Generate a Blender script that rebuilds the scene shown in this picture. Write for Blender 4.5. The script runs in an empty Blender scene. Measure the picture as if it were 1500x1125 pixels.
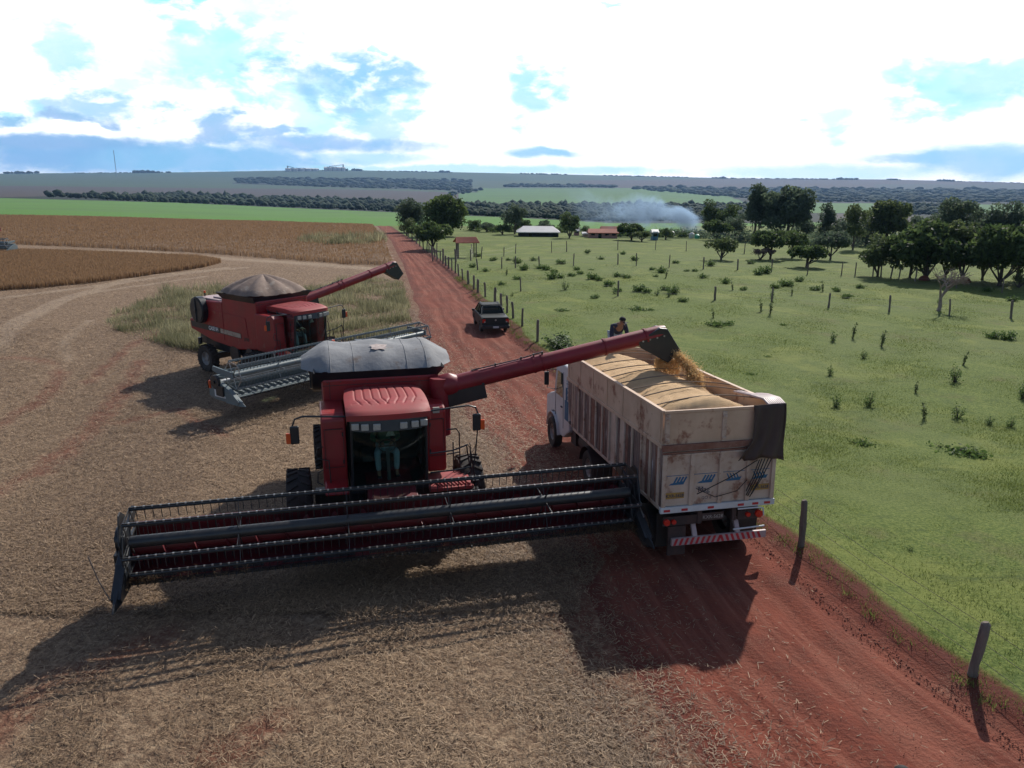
import bpy, bmesh, math, random
import numpy as np
from mathutils import Vector, Matrix
random.seed(7); rng = np.random.default_rng(11)
R = math.radians; PI = math.pi
S = bpy.context.scene
COL = S.collection

# ------------------------------------------------------------------ camera
CX, CY, F, HY, ROLL, CH = 750.0, 562.5, 1110.0, 262.0, R(0.5), 8.0
PITCH = math.atan((CY - HY) / F)
cd = bpy.data.cameras.new('camera'); cam = bpy.data.objects.new('camera', cd); COL.objects.link(cam)
cd.sensor_width = 36.0; cd.lens = 36.0 * F / 1500.0; cd.clip_start = 0.1; cd.clip_end = 30000
cam.matrix_world = Matrix.Translation((0, 0, CH)) @ Matrix.Rotation(PI / 2 - PITCH, 4, 'X') @ Matrix.Rotation(ROLL, 4, 'Z')
S.camera = cam

# ------------------------------------------------------------------ light
SUN_EL, SUN_AZ = R(38.5), R(25)          # azimuth measured to the right of the view direction (+Y)
sd = bpy.data.lights.new('sun', 'SUN'); sd.energy = 4.2; sd.angle = R(0.9); sd.color = (1.0, 0.95, 0.87)
sun = bpy.data.objects.new('sun', sd); COL.objects.link(sun)
sv = Vector((math.sin(SUN_AZ) * math.cos(SUN_EL), math.cos(SUN_AZ) * math.cos(SUN_EL), math.sin(SUN_EL)))
sun.rotation_euler = sv.to_track_quat('Z', 'Y').to_euler(); sun.location = (20, 30, 60)
S.view_settings.view_transform = 'Standard'; S.view_settings.look = 'None'
S.view_settings.exposure = 0.22; S.view_settings.gamma = 1.0
S.cycles.max_bounces = 6; S.cycles.volume_bounces = 0; S.cycles.transparent_max_bounces = 12
S.cycles.use_denoising = True

W = bpy.data.worlds.new('World'); S.world = W; W.use_nodes = True
wt = W.node_tree; wt.nodes.clear()
class N:
    """little node-math helper"""
    def __init__(s, nt): s.nt = nt
    def node(s, t, **k):
        n = s.nt.nodes.new(t)
        for a, v in k.items(): setattr(n, a, v)
        return n
    def set(s, sock, v):
        if isinstance(v, bpy.types.NodeSocket): s.nt.links.new(v, sock)
        elif isinstance(v, (tuple, list)) and len(v) == 3 and sock.type == 'RGBA': sock.default_value = (*v, 1)
        else: sock.default_value = v
    def m(s, op, a, b=0.0, c=None, clamp=False):
        n = s.node('ShaderNodeMath', operation=op, use_clamp=clamp)
        s.set(n.inputs[0], a); s.set(n.inputs[1], b)
        if c is not None: s.set(n.inputs[2], c)
        return n.outputs[0]
    def mix(s, f, a, b, mode='MIX'):
        n = s.node('ShaderNodeMix', data_type='RGBA', blend_type=mode)
        s.set(n.inputs[0], f); s.set(n.inputs[6], a); s.set(n.inputs[7], b); return n.outputs[2]
    def noise(s, vec, scale, detail=3.0, rough=0.55, dist=0.0, col=False):
        n = s.node('ShaderNodeTexNoise'); n.inputs['Scale'].default_value = scale
        n.inputs['Detail'].default_value = detail; n.inputs['Roughness'].default_value = rough
        n.inputs['Distortion'].default_value = dist
        if vec is not None: s.nt.links.new(vec, n.inputs['Vector'])
        return n.outputs[1 if col else 0]
    def ss(s, v, a, b, o0=0.0, o1=1.0):
        n = s.node('ShaderNodeMapRange', interpolation_type='SMOOTHSTEP')
        s.set(n.inputs[0], v)
        n.inputs[1].default_value = a; n.inputs[2].default_value = b; n.inputs[3].default_value = o0; n.inputs[4].default_value = o1
        return n.outputs[0]
    def xyz(s, x, y, z):
        n = s.node('ShaderNodeCombineXYZ'); s.set(n.inputs[0], x); s.set(n.inputs[1], y); s.set(n.inputs[2], z); return n.outputs[0]
    def scalev(s, v, sc):
        n = s.node('ShaderNodeMapping'); s.nt.links.new(v, n.inputs[0]); n.inputs['Scale'].default_value = sc; return n.outputs[0]

def build_world():
    n = N(wt)
    tc = n.node('ShaderNodeTexCoord').outputs['Generated']
    sp = n.node('ShaderNodeSeparateXYZ'); wt.links.new(tc, sp.inputs[0])
    x, y, z = sp.outputs
    az = n.m('ARCTAN2', x, y); el = n.m('ARCSINE', z)
    sky = n.node('ShaderNodeTexSky', sky_type='NISHITA'); sky.sun_disc = False
    sky.sun_elevation = SUN_EL; sky.sun_rotation = SUN_AZ; sky.altitude = 600; sky.dust_density = 1.5; sky.ozone_density = 2.0
    ae = n.xyz(az, n.m('MULTIPLY', el, 1.9), 0.0)
    wob = n.m('SUBTRACT', n.noise(ae, 13.0, 12.0, 0.60, .25), 0.5)
    wob2 = n.m('SUBTRACT', n.noise(ae, 34.0, 4.0, 0.6), 0.5)
    wz = n.node('ShaderNodeSeparateColor'); n.set(wz.inputs[0], n.noise(ae, 7.0, 3.0, .6, 0, True)); wy = n.node('ShaderNodeSeparateColor'); n.set(wy.inputs[0], n.noise(ae, 26.0, 6.0, .62, 0, True))
    def warp(base, i, a1, a2): return n.m('ADD', base, n.m('ADD', n.m('MULTIPLY', n.m('SUBTRACT', wz.outputs[i], .5), a1), n.m('MULTIPLY', n.m('SUBTRACT', wy.outputs[i], .5), a2)))
    azw, elw = warp(az, 0, .26, .060), warp(el, 1, .085, .030); elf = n.ss(el, .0, .05); elw = n.m('ADD', n.m('MULTIPLY', elw, n.m('MULTIPLY', elf, 1.0)), n.m('MULTIPLY', el, n.m('SUBTRACT', 1.0, elf)))
    puff = n.ss(n.noise(ae, 17.0, 9.0, .58, .3), .36, .50)
    # blue gaps and grey bases between bright clouds: direction az, el (degrees), half sizes, colour, noise strength
    P = 1160.0
    def pxd(px, py): return math.atan((px - 750) / P), (262 + 0.0087 * (px - 750) - py) / 1150.0
    blobs = [
        (300, 118, 150, 62, (.58, .90, .93), 3.4, .55), (275, 30, 46, 30, (.40, .84, .90), 2.2, .9), (330, 66, 60, 26, (.45, .88, .93), 2.2, .8),
        (360, 120, 95, 60, (.55, .90, .94), 3.0, .7), (470, 168, 90, 50, (.58, .88, .95), 2.4, .7),
        (520, 130, 98, 50, (.42, .62, .90), 2.6, .95), (575, 185, 55, 48, (.50, .74, .94), 2.6, .8), (95, 105, 62, 40, (.50, .74, .90), 3.2, .75),
        (150, 160, 80, 26, (.42, .62, .86), 3.4, .8), (60, 185, 40, 24, (.50, .80, .90), 3.4, .8), (130, 183, 45, 12, (.38, .52, .80), 2.6, .9),
        (395, 40, 60, 50, (.66, .95, .95), 2.4, .6), (785, 148, 50, 52, (.52, .78, .95), 2.2, .9),
        (560, 82, 14, 9, (.6, .9, .95), 1.5, .8), (868, 31, 26, 8, (.6, .93, .93), 1.5, .8), (1300, 142, 66, 24, (.60, .93, .91), 1.2, .85),
        (1400, 172, 105, 34, (.58, .86, .95), 3.0, .85), (1470, 140, 60, 40, (.55, .80, .95), 3.2, .8), (1215, 192, 32, 22, (.66, .93, .95), 2.4, .7),
        (300, 192, 70, 17, (.40, .55, .84), 2.6, .9), (395, 196, 70, 12, (.42, .58, .88), 2.4, .9), (20, 193, 40, 14, (.38, .55, .82), 2.4, .9),
        (480, 213, 175, 13, (.45, .60, .90), 1.9, .95), (120, 232, 190, 27, (.26, .47, .80), 1.2, 1.0), (330, 238, 200, 24, (.33, .58, .88), 1.3, .95),
        (30, 215, 150, 12, (.30, .47, .78), 1.6, .95),
        (700, 250, 330, 8, (.55, .86, .93), 1.8, .7), (540, 232, 90, 10, (.50, .78, .93), 1.8, .7),
        (788, 226, 66, 8, (.40, .66, .88), 1.5, .9), (1330, 238, 60, 8, (.45, .66, .90), 2.0, .8), (1450, 243, 130, 24, (.48, .70, .93), 1.8, .9),
        (1190, 255, 170, 12, (.60, .84, .96), 1.8, .6),
    ]
    bright = n.m('ADD', 1.22, n.m('MULTIPLY', n.noise(ae, 5.0, 4.0), 0.3))
    g = n.node('ShaderNodeCombineColor'); 
    for i in range(3): n.set(g.inputs[i], bright)
    col = g.outputs[0]
    shade = n.ss(n.noise(ae, 16.0, 10.0, 0.6, .3), .36, .64)
    ells = warp(el, 2, .012, .012); azs = warp(az, 2, .10, .05)
    for px, py, rx, ry, c, k, a in blobs:
        a0, e0 = pxd(px, py); ra, re = rx / 1160.0, ry / 1150.0
        dx = n.m('MULTIPLY', n.m('SUBTRACT', azs if py > 205 else azw, a0), 1 / ra); dy = n.m('MULTIPLY', n.m('SUBTRACT', ells if py > 205 else elw, e0), 1 / re)
        r2 = n.m('ADD', n.m('MULTIPLY', dx, dx), n.m('MULTIPLY', dy, dy))
        v = n.m('ADD', n.m('SUBTRACT', 1.0, r2), n.m('MULTIPLY', wob, k * .95)); v = n.m('ADD', v, n.m('MULTIPLY', wob2, k * .45))
        f = n.m('MULTIPLY', n.ss(v, -0.12, 0.85), min(1.0, a * 1.05))
        if py < 205: f = n.m('MULTIPLY', f, n.m('ADD', .25, n.m('MULTIPLY', puff, .75)))
        col = n.mix(f, col, n.mix(shade, (max(0, c[0] * .80 - .02), min(1, c[1] * 1.03), min(1, c[2] * 1.02)), (c[0] * 1.03, min(1.05, c[1] * 1.11), min(1.1, c[2] * 1.08))))
    # higher up and behind the camera: ordinary blue sky with scattered, dimmer clouds
    dirn = n.m('DIVIDE', 1.0, n.m('ADD', n.m('MAXIMUM', z, 0.0), 0.12))
    cl = n.xyz(n.m('MULTIPLY', x, dirn), n.m('MULTIPLY', y, dirn), 0.0)
    cm = n.ss(n.noise(cl, 0.9, 6.0, 0.6), 0.50, 0.68)
    skyc = n.mix(1.0, sky.outputs[0], (.096, .095, .097), 'MULTIPLY')
    sky2 = n.mix(n.m('MULTIPLY', cm, .55), skyc, (.42, .44, .48))
    front = n.m('MULTIPLY', n.ss(el, 0.21, 0.42, 1.0, 0.0), n.ss(n.m('ABSOLUTE', az), 0.66, 1.1, 1.0, 0.0))
    fin = n.mix(front, sky2, col)
    bg = n.node('ShaderNodeBackground'); n.set(bg.inputs[0], fin); bg.inputs[1].default_value = 1.0
    out = n.node('ShaderNodeOutputWorld'); wt.links.new(bg.outputs[0], out.inputs[0])
    W.cycles.sampling_method = 'MANUAL'; W.cycles.sample_map_resolution = 512
build_world()

# ------------------------------------------------------------------ terrain maths
def sstep(a, b, v):
    t = np.clip((v - a) / (b - a), 0, 1); return t * t * (3 - 2 * t)
LD = np.log([80, 110, 160, 250, 400, 700, 1500, 3000, 5000, 9000])
TL = [.105, .077, .0555, .040, .031, .0235, .017, .009, 0, 0.0045]
TC = [.105, .0785, .0605, .050, .0445, .038, .025, .012, 0, 0.0045]
RAZ = np.array([-1.2, -.575, -.40, -.23, 0.0, .29, .45, .575, 1.2])
RT = np.array([.001, .001, .0042, .0090, .0068, .0028, .0030, .0005, .0005])
def Tfar(d, az):
    ld = np.log(np.maximum(d, 1e-3))
    w = sstep(-.60, -.25, az)
    t = np.interp(ld, LD, TL) * (1 - w) + np.interp(ld, LD, TC) * w
    tr = np.interp(az, RAZ, RT)
    return t - tr * np.interp(ld, LD[[6, 7, 8]], [0, .25, 1.0])
def zt(x, y):
    x = np.asarray(x, float); y = np.asarray(y, float)
    d = np.hypot(x, y); az = np.arctan2(x, y)
    near = -.4 * sstep(13.5, 25.5, y)
    far = CH - d * Tfar(d, az)
    far = np.where(y < 60, near + (far - near) * sstep(5, 60, y), far)
    return np.where(d < 80, near, far)
cp, sp_ = math.cos(PITCH), math.sin(PITCH)
def ray(px, py):
    u = np.asarray(px, float) - CX; v = CY - np.asarray(py, float)
    c, s = math.cos(ROLL), math.sin(ROLL)
    u, v = u * c - v * s, u * s + v * c
    return u, F * cp + v * sp_, -F * sp_ + v * cp
def proj(x, y, z):
    z = z - CH; dep = y * cp - z * sp_; up = y * sp_ + z * cp
    dep = np.where(np.abs(dep) < 1e-3, 1e-3, dep)
    u = F * x / dep; v = F * up / dep
    c, s = math.cos(ROLL), math.sin(ROLL)
    u, v = u * c + v * s, -u * s + v * c
    return CX + u, CY - v
def gnd(px, py):
    """ground point that the photo pixel (1500 x 1125) shows"""
    dx, dy, dz = ray(px, py); h = np.hypot(dx, dy); t = -dz / h; az = np.arctan2(dx, dy)
    lo = np.full_like(t, math.log(4.0)); hi = np.full_like(t, math.log(4900.0))
    for _ in range(40):
        mid = (lo + hi) / 2; d = np.exp(mid)
        tt = (CH - zt(d * np.sin(az), d * np.cos(az))) / d
        up = tt > t
        lo = np.where(up, mid, lo); hi = np.where(up, hi, mid)
    d = np.exp((lo + hi) / 2); x = d * np.sin(az); y = d * np.cos(az)
    return x, y, zt(x, y)
def G0(px, py):
    x, y, z = gnd(np.array([px], float), np.array([py], float)); return Vector((x[0], y[0], z[0]))

# ------------------------------------------------------------------ materials
def mat(name, c, rough=.6, c2=None, ns=3.0, amt=.5, metal=0.0, bump=0.0, bs=40.0, spec=.5, c3=None, ns3=1.0, th3=.6, stretch=(1, 1, 1), coat=0.0):
    m = bpy.data.materials.new(name); m.use_nodes = True; nt = m.node_tree; n = N(nt)
    b = nt.nodes['Principled BSDF']; b.inputs['Roughness'].default_value = rough; b.inputs['Metallic'].default_value = metal
    b.inputs['Specular IOR Level'].default_value = spec; b.inputs['Coat Weight'].default_value = coat
    tc = n.node('ShaderNodeTexCoord').outputs['Object']; tc = n.scalev(tc, stretch)
    c2 = c2 or tuple(v * .78 for v in c)
    f = n.ss(n.noise(tc, ns, 5.0, .65), .5 - amt / 2, .5 + amt / 2)
    col = n.mix(f, c, c2)
    if c3: col = n.mix(n.ss(n.noise(tc, ns3, 6.0, .7), th3, th3 + .12), col, c3)
    n.set(b.inputs['Base Color'], col)
    rr = n.m('ADD', rough - .08, n.m('MULTIPLY', n.noise(tc, ns * 2.3), .2), clamp=True); n.set(b.inputs['Roughness'], rr)
    if bump:
        bp = n.node('ShaderNodeBump'); bp.inputs['Strength'].default_value = bump; bp.inputs['Distance'].default_value = .02
        nt.links.new(n.noise(tc, bs, 3.0), bp.inputs['Height']); nt.links.new(bp.outputs[0], b.inputs['Normal'])
    return m
M = {}
M['red'] = mat('red_paint', (.30, .010, .014), .42, (.21, .016, .016), 1.4, .5, c3=(.25, .085, .062), ns3=1.8, th3=.575, coat=.08)
M['redhdr'] = mat('red_auger_paint', (.25, .012, .022), .45, (.17, .012, .016), 2.0, .6, c3=(.18, .07, .05), ns3=3, th3=.62)
M['darkred'] = mat('dusty_dark_red_paint', (.130, .008, .015), .5, (.075, .009, .013), 2.0, .6, c3=(.10, .05, .04), ns3=3, th3=.60)
M['redroof'] = mat('red_roof_paint', (.33, .035, .038), .62, (.26, .055, .048), 2.5, .6, spec=.35)
M['black'] = mat('black_paint', (.010, .014, .019), .36, (.024, .025, .027), 3.0, .5)
M['steel'] = mat('worn_dark_steel', (.035, .042, .05), .38, (.07, .065, .06), 4.0, .6, metal=.5)
M['bright'] = mat('bright_steel', (.42, .44, .45), .35, (.22, .21, .2), 6.0, .5, metal=.7)
M['teal'] = mat('grey_teal_paint', (.10, .14, .15), .45, (.14, .17, .175), 2.0, .6, c3=(.12, .10, .08), ns3=3.0, th3=.6)
M['canvas'] = mat('grey_belt', (.17, .20, .205), .6, (.12, .135, .14), 3.0, .6)
M['rubber'] = mat('rubber', (.022, .020, .019), .8, (.05, .034, .027), 2.0, .6, bump=.3)
M['rim'] = mat('wheel_rim', (.28, .28, .28), .5, (.20, .14, .11), 5.0, .5)
M['silver'] = mat('silver_tarp', (.25, .255, .26), .75, (.175, .175, .18), 1.8, .6, c3=(.15, .12, .105), ns3=1.4, th3=.57, bump=.6, bs=7, spec=.35)
M['patch'] = mat('torn_patch', (.55, .47, .42), .7, (.3, .22, .2), 9.0, .5)
M['browntarp'] = mat('brown_tarp', (.29, .215, .17), .85, (.17, .12, .095), 1.8, .6, bump=.7, bs=6, c3=(.33, .27, .22), ns3=1.7, th3=.56, spec=.3)
M['cloth'] = mat('dark_brown_canvas', (.080, .052, .042), .8, (.050, .034, .028), 3.0, .6, bump=.6, bs=12, stretch=(1, 1, .3))
M['deck'] = mat('dust_and_light_tone', (.46, .34, .33), .5, (.35, .25, .24), 3.0, .5)  # engine deck's reflected light is put into this white-pink; hem and bumper share it
M['white'] = mat('white_paint', (.62, .64, .66), .45, (.50, .50, .49), 2.0, .5, c3=(.33, .24, .19), ns3=2.5, th3=.62)
M['cream'] = mat('weathered_cream_steel', (.60, .425, .30), .65, (.46, .31, .21), 1.3, .5, c3=(.26, .115, .07), ns3=1.5, th3=.535, bump=.15, bs=14)
M['whitebox'] = mat('weathered_white_panels', (.58, .465, .38), .6, (.43, .305, .225), 1.6, .5, c3=(.24, .11, .07), ns3=1.5, th3=.53, bump=.15, bs=14)
M['wood'] = mat('weathered_side_boards', (.26, .175, .145), .75, (.085, .045, .036), 2.2, .25, c3=(.40, .37, .38), ns3=4.0, th3=.56, stretch=(1.2, 2.6, .30), bump=.4, bs=16)
M['rust'] = mat('rusty_rail', (.17, .062, .038), .8, (.26, .14, .10), 6.0, .5, c3=(.42, .34, .28), ns3=7, th3=.63)
M['chassis'] = mat('dusty_chassis', (.035, .024, .022), .75, (.075, .038, .03), 3.0, .6)
M['bluepaint'] = mat('blue_lettering', (.018, .085, .22), .6, (.03, .14, .22), 6.0, .5)
M['inkpaint'] = mat('dark_lettering', (.03, .04, .09), .6)
M['yellow'] = mat('yellow_plate', (.42, .25, .04), .6, (.30, .17, .05), 5.0, .5)
M['redrefl'] = mat('red_reflector', (.50, .03, .04), .35)
M['lampred'] = mat('tail_lamp_red', (.60, .03, .02), .25)
M['orange'] = mat('orange_lamp', (.75, .10, .02), .3)
M['lens'] = mat('lamp_lens', (.42, .42, .38), .3, (.30, .30, .27), 30, .5)
M['grain'] = mat('maize_grain', (.68, .46, .25), .9, (.56, .36, .18), 2.2, .6, bump=1.0, bs=120)
M['rope'] = mat('rope', (.20, .15, .11), .8)
M['wire'] = mat('fence_wire', (.20, .19, .18), .6, metal=.5)
M['post'] = mat('weathered_post', (.22, .175, .145), .9, (.09, .072, .062), 5.0, .6, bump=.5, stretch=(1, 1, .2))
M['bark'] = mat('bark', (.10, .075, .06), .9, (.05, .04, .032), 4.0, .6, bump=.5)
M['palebark'] = mat('pale_bark', (.30, .24, .21), .9, (.18, .13, .11), 4.0, .6, bump=.4)
M['skin'] = mat('skin', (.28, .15, .10), .6)
M['navy'] = mat('navy_shirt', (.022, .028, .06), .8)
M['jeans'] = mat('pale_jeans', (.34, .42, .48), .85, (.24, .32, .38), 5, .5)
M['shirtgreen'] = mat('green_shirt', (.03, .10, .06), .8)
M['hair'] = mat('dark_cap', (.014, .012, .012), .8)
M['seat'] = mat('seat_fabric', (.02, .022, .025), .85)
M['carpaint'] = mat('dark_metallic_paint', (.010, .016, .018), .45, (.018, .021, .021), 2.0, .6, spec=.3)
M['sidedust'] = mat('dusty_dark_paint', (.012, .016, .018), .5, (.022, .022, .021), 2.0, .6, spec=.12)
M['tile'] = mat('clay_roof_tiles', (.42, .13, .075), .8, (.30, .10, .065), 3.0, .6)
M['zinc'] = mat('pale_metal_roof', (.62, .60, .58), .5, (.48, .46, .44), .6, .6)
M['plaster'] = mat('plaster', (.42, .38, .34), .8, (.34, .29, .26), .8, .6)
M['pinkwall'] = mat('pink_wall', (.46, .25, .22), .8, (.36, .19, .17), .8, .6)
M['bluewall'] = mat('blue_wall', (.10, .22, .33), .8)
M['tank'] = mat('green_plastic', (.05, .36, .22), .5)
M['greymetal'] = mat('silo_metal', (.32, .36, .40), .5)
M['soil'] = mat('red_soil', (.20, .062, .040), .95, (.11, .034, .025), 3.0, .6, bump=.6)

def glassmat(name, tint, tr):
    m = bpy.data.materials.new(name); m.use_nodes = True; nt = m.node_tree; nt.nodes.clear(); n = N(nt)
    t = n.node('ShaderNodeBsdfTransparent'); t.inputs[0].default_value = (*tint, 1)
    g = n.node('ShaderNodeBsdfGlossy'); g.inputs['Roughness'].default_value = .04; g.inputs[0].default_value = (.8, .85, .85, 1)
    fr = n.node('ShaderNodeFresnel'); fr.inputs[0].default_value = 1.5
    mx = n.node('ShaderNodeMixShader'); nt.links.new(n.m('MULTIPLY', fr.outputs[0], .8), mx.inputs[0]); nt.links.new(t.outputs[0], mx.inputs[1]); nt.links.new(g.outputs[0], mx.inputs[2])
    d = n.node('ShaderNodeBsdfDiffuse'); d.inputs[0].default_value = (.02, .03, .028, 1)
    mx2 = n.node('ShaderNodeMixShader'); mx2.inputs[0].default_value = tr; nt.links.new(mx.outputs[0], mx2.inputs[1]); nt.links.new(d.outputs[0], mx2.inputs[2])
    o = n.node('ShaderNodeOutputMaterial'); nt.links.new(mx2.outputs[0], o.inputs[0]); return m
M['glass'] = glassmat('tinted_cab_glass', (.60, .78, .70), .05)
M['carglass'] = glassmat('dark_car_glass', (.12, .14, .15), .3)

def leafmat(name, c, c2, tr=.35, rough=.6):
    m = bpy.data.materials.new(name); m.use_nodes = True; nt = m.node_tree; n = N(nt); b = nt.nodes['Principled BSDF']
    at = n.node('ShaderNodeAttribute', attribute_name='v').outputs['Fac']
    col = n.mix(at, c, c2); n.set(b.inputs['Base Color'], col); b.inputs['Roughness'].default_value = rough
    b.inputs['Specular IOR Level'].default_value = .25
    t = n.node('ShaderNodeBsdfTranslucent'); n.set(t.inputs[0], col)
    mx = n.node('ShaderNodeMixShader'); mx.inputs[0].default_value = tr
    nt.links.new(b.outputs[0], mx.inputs[1]); nt.links.new(t.outputs[0], mx.inputs[2])
    nt.links.new(mx.outputs[0], nt.nodes['Material Output'].inputs[0]); return m
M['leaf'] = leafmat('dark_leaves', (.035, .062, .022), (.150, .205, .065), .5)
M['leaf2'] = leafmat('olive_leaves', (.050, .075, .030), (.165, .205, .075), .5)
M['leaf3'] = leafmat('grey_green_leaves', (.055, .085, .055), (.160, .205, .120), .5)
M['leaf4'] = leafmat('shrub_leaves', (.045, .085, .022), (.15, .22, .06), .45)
M['leafpink'] = leafmat('dry_flowering_twigs', (.14, .09, .075), (.30, .22, .19))
M['grassblade'] = leafmat('pasture_grass_blades', (.050, .085, .014), (.27, .31, .085), .45)
M['tallgrass'] = leafmat('tall_grass_blades', (.11, .115, .055), (.44, .40, .24), .45)
M['kernels'] = leafmat('falling_kernels', (.58, .36, .15), (.78, .57, .30), .5)
M['woods'] = leafmat('woodland_mass', (.018, .032, .022), (.055, .085, .048), .0, .95)
M['straw'] = leafmat('straw', (.095, .056, .034), (.52, .365, .22), .1)
M['crop'] = leafmat('ripe_soybean_stalks', (.21, .125, .066), (.40, .255, .140), .4)

# ------------------------------------------------------------------ mesh helpers
class MB:
    def __init__(s): s.v = []; s.f = []; s.m = []; s.mi = 0
    def add(s, vs, fs):
        o = len(s.v); s.v += [tuple(p) for p in vs]; s.f += [tuple(o + i for i in f) for f in fs]; s.m += [s.mi] * len(fs)
    def box(s, c, d, rot=None):
        x, y, z = d[0] / 2, d[1] / 2, d[2] / 2
        ps = [Vector((a * x, b * y, e * z)) for a in (-1, 1) for b in (-1, 1) for e in (-1, 1)]
        if rot is not None: ps = [rot @ p for p in ps]
        c = Vector(c)
        s.add([c + p for p in ps], [(0, 1, 3, 2), (4, 6, 7, 5), (0, 4, 5, 1), (2, 3, 7, 6), (0, 2, 6, 4), (1, 5, 7, 3)])
    def b2(s, x0, x1, y0, y1, z0, z1): s.box(((x0 + x1) / 2, (y0 + y1) / 2, (z0 + z1) / 2), (abs(x1 - x0), abs(y1 - y0), abs(z1 - z0)))
    def bar(s, p, q, w, h=None, up=(0, 0, 1)):
        p = Vector(p); q = Vector(q); d = q - p; L = d.length; d = d / L; h = h or w
        u = Vector(up)
        if abs(d.dot(u)) > .97: u = Vector((0, 1, 0))
        r = d.cross(u).normalized(); u = r.cross(d)
        s.box((p + q) / 2, (w, L, h), Matrix((r, d, u)).transposed())
    def ring(s, pts, r, seg=10, cap=True):
        """tube through points; r scalar or list"""
        pts = [Vector(p) for p in pts]; rs = r if isinstance(r, (list, tuple)) else [r] * len(pts)
        vs = []; fs = []; ref = None
        for i, p in enumerate(pts):
            d = (pts[min(i + 1, len(pts) - 1)] - pts[max(i - 1, 0)]).normalized()
            if ref is None: ref = Vector((0, 0, 1)) if abs(d.z) < .9 else Vector((1, 0, 0))
            a = d.cross(ref).normalized(); b = a.cross(d).normalized(); ref = b
            for k in range(seg):
                t = 2 * PI * k / seg; vs.append(p + (a * math.cos(t) + b * math.sin(t)) * rs[i])
        for i in range(len(pts) - 1):
            for k in range(seg):
                k2 = (k + 1) % seg; fs.append((i * seg + k, i * seg + k2, (i + 1) * seg + k2, (i + 1) * seg + k))
        if cap: fs.append(tuple(range(seg - 1, -1, -1))); fs.append(tuple((len(pts) - 1) * seg + k for k in range(seg)))
        s.add(vs, fs)
    def cyl(s, c, ax, r, h, seg=24, r2=None):
        c = Vector(c); a = Vector(ax).normalized() * (h / 2); s.ring([c - a, c + a], [r, r if r2 is None else r2], seg)
    def prism(s, prof, x0, x1):
        """profile of (y,z) extruded along x"""
        n = len(prof); vs = [(x0, a, b) for a, b in prof] + [(x1, a, b) for a, b in prof]
        fs = [tuple(range(n)), tuple(range(2 * n - 1, n - 1, -1))] + [(i, n + i, n + (i + 1) % n, (i + 1) % n) for i in range(n)]
        s.add(vs, fs)
    def lathe(s, c, prof, seg=28):
        """wheel-like: axis x, prof = (x offset, radius)"""
        c = Vector(c); vs = []; n = len(prof)
        for k in range(seg):
            t = 2 * PI * k / seg
            for (o, r) in prof: vs.append(c + Vector((o, math.cos(t) * r, math.sin(t) * r)))
        fs = []
        for k in range(seg):
            for i in range(n - 1):
                k2 = (k + 1) % seg; fs.append((k * n + i, k2 * n + i, k2 * n + i + 1, k * n + i + 1))
        s.add(vs, fs)
    def grid(s, P):
        """P[i][j] points"""
        a = len(P); b = len(P[0]); s.add([p for r in P for p in r], [(i * b + j, i * b + j + 1, (i + 1) * b + j + 1, (i + 1) * b + j) for i in range(a - 1) for j in range(b - 1)])
    def obj(s, name, mats, parent=None, smooth=False, bevel=0.0, loc=None, split=None):
        if split:      # one object per side ('x') or per connected piece ('isl')
            par = list(range(len(s.v)))
            def fd(a):
                while par[a] != a: par[a] = par[par[a]]; a = par[a]
                return a
            for f in s.f:
                for q in f[1:]: par[fd(q)] = fd(f[0])
            gr = {}
            for f, mi in zip(s.f, s.m):
                k = fd(f[0]); 
                gr.setdefault(k, []).append((f, mi))
            if split == 'x':
                g2 = {}
                for k, fl in gr.items():
                    ids = {q for f, _ in fl for q in f}; cx_ = sum(s.v[q][0] for q in ids) / len(ids); g2.setdefault(cx_ > 0, []).extend(fl)
                gr = g2
            for fl in gr.values():
                b = MB(); ids = sorted({q for f, _ in fl for q in f}); mp = {q: i for i, q in enumerate(ids)}
                b.v = [s.v[q] for q in ids]; b.f = [tuple(mp[q] for q in f) for f, _ in fl]; b.m = [mi for _, mi in fl]; o = b.obj(name, mats, parent, smooth, bevel, loc)
            return o
        me = bpy.data.meshes.new(name); me.from_pydata(s.v, [], s.f); mats = mats if isinstance(mats, (list, tuple)) else [mats]
        for m in mats: me.materials.append(M[m] if isinstance(m, str) else m)
        if len(mats) > 1: me.polygons.foreach_set('material_index', s.m)
        bm = bmesh.new(); bm.from_mesh(me); bmesh.ops.recalc_face_normals(bm, faces=bm.faces); bm.to_mesh(me); bm.free()
        if smooth:
            me.polygons.foreach_set('use_smooth', [True] * len(me.polygons))
            try: me.set_sharp_from_angle(angle=R(38))
            except Exception: pass
        o = bpy.data.objects.new(name, me); COL.objects.link(o)
        if parent: o.parent = parent
        if loc: o.location = loc
        if bevel:
            b = o.modifiers.new('bevel', 'BEVEL'); b.width = bevel; b.segments = 2; b.limit_method = 'ANGLE'; b.angle_limit = R(40)
        return o
def tag(o, label=None, cat=None, group=None, kind=None):
    if label: o['label'] = label
    if cat: o['category'] = cat
    if group: o['group'] = group
    if kind: o['kind'] = kind
    return o
def empty(name, loc=(0, 0, 0), rz=0.0, label=None, cat=None, group=None, rx=0.0):
    o = bpy.data.objects.new(name, None); COL.objects.link(o); o.location = loc; o.rotation_euler = (rx, 0, rz)
    o.empty_display_size = .3
    return tag(o, label, cat, group)
def copy_tree(o, parent=None):
    c = o.copy(); COL.objects.link(c); c.parent = parent
    for ch in list(o.children): copy_tree(ch, c)
    return c
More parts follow.
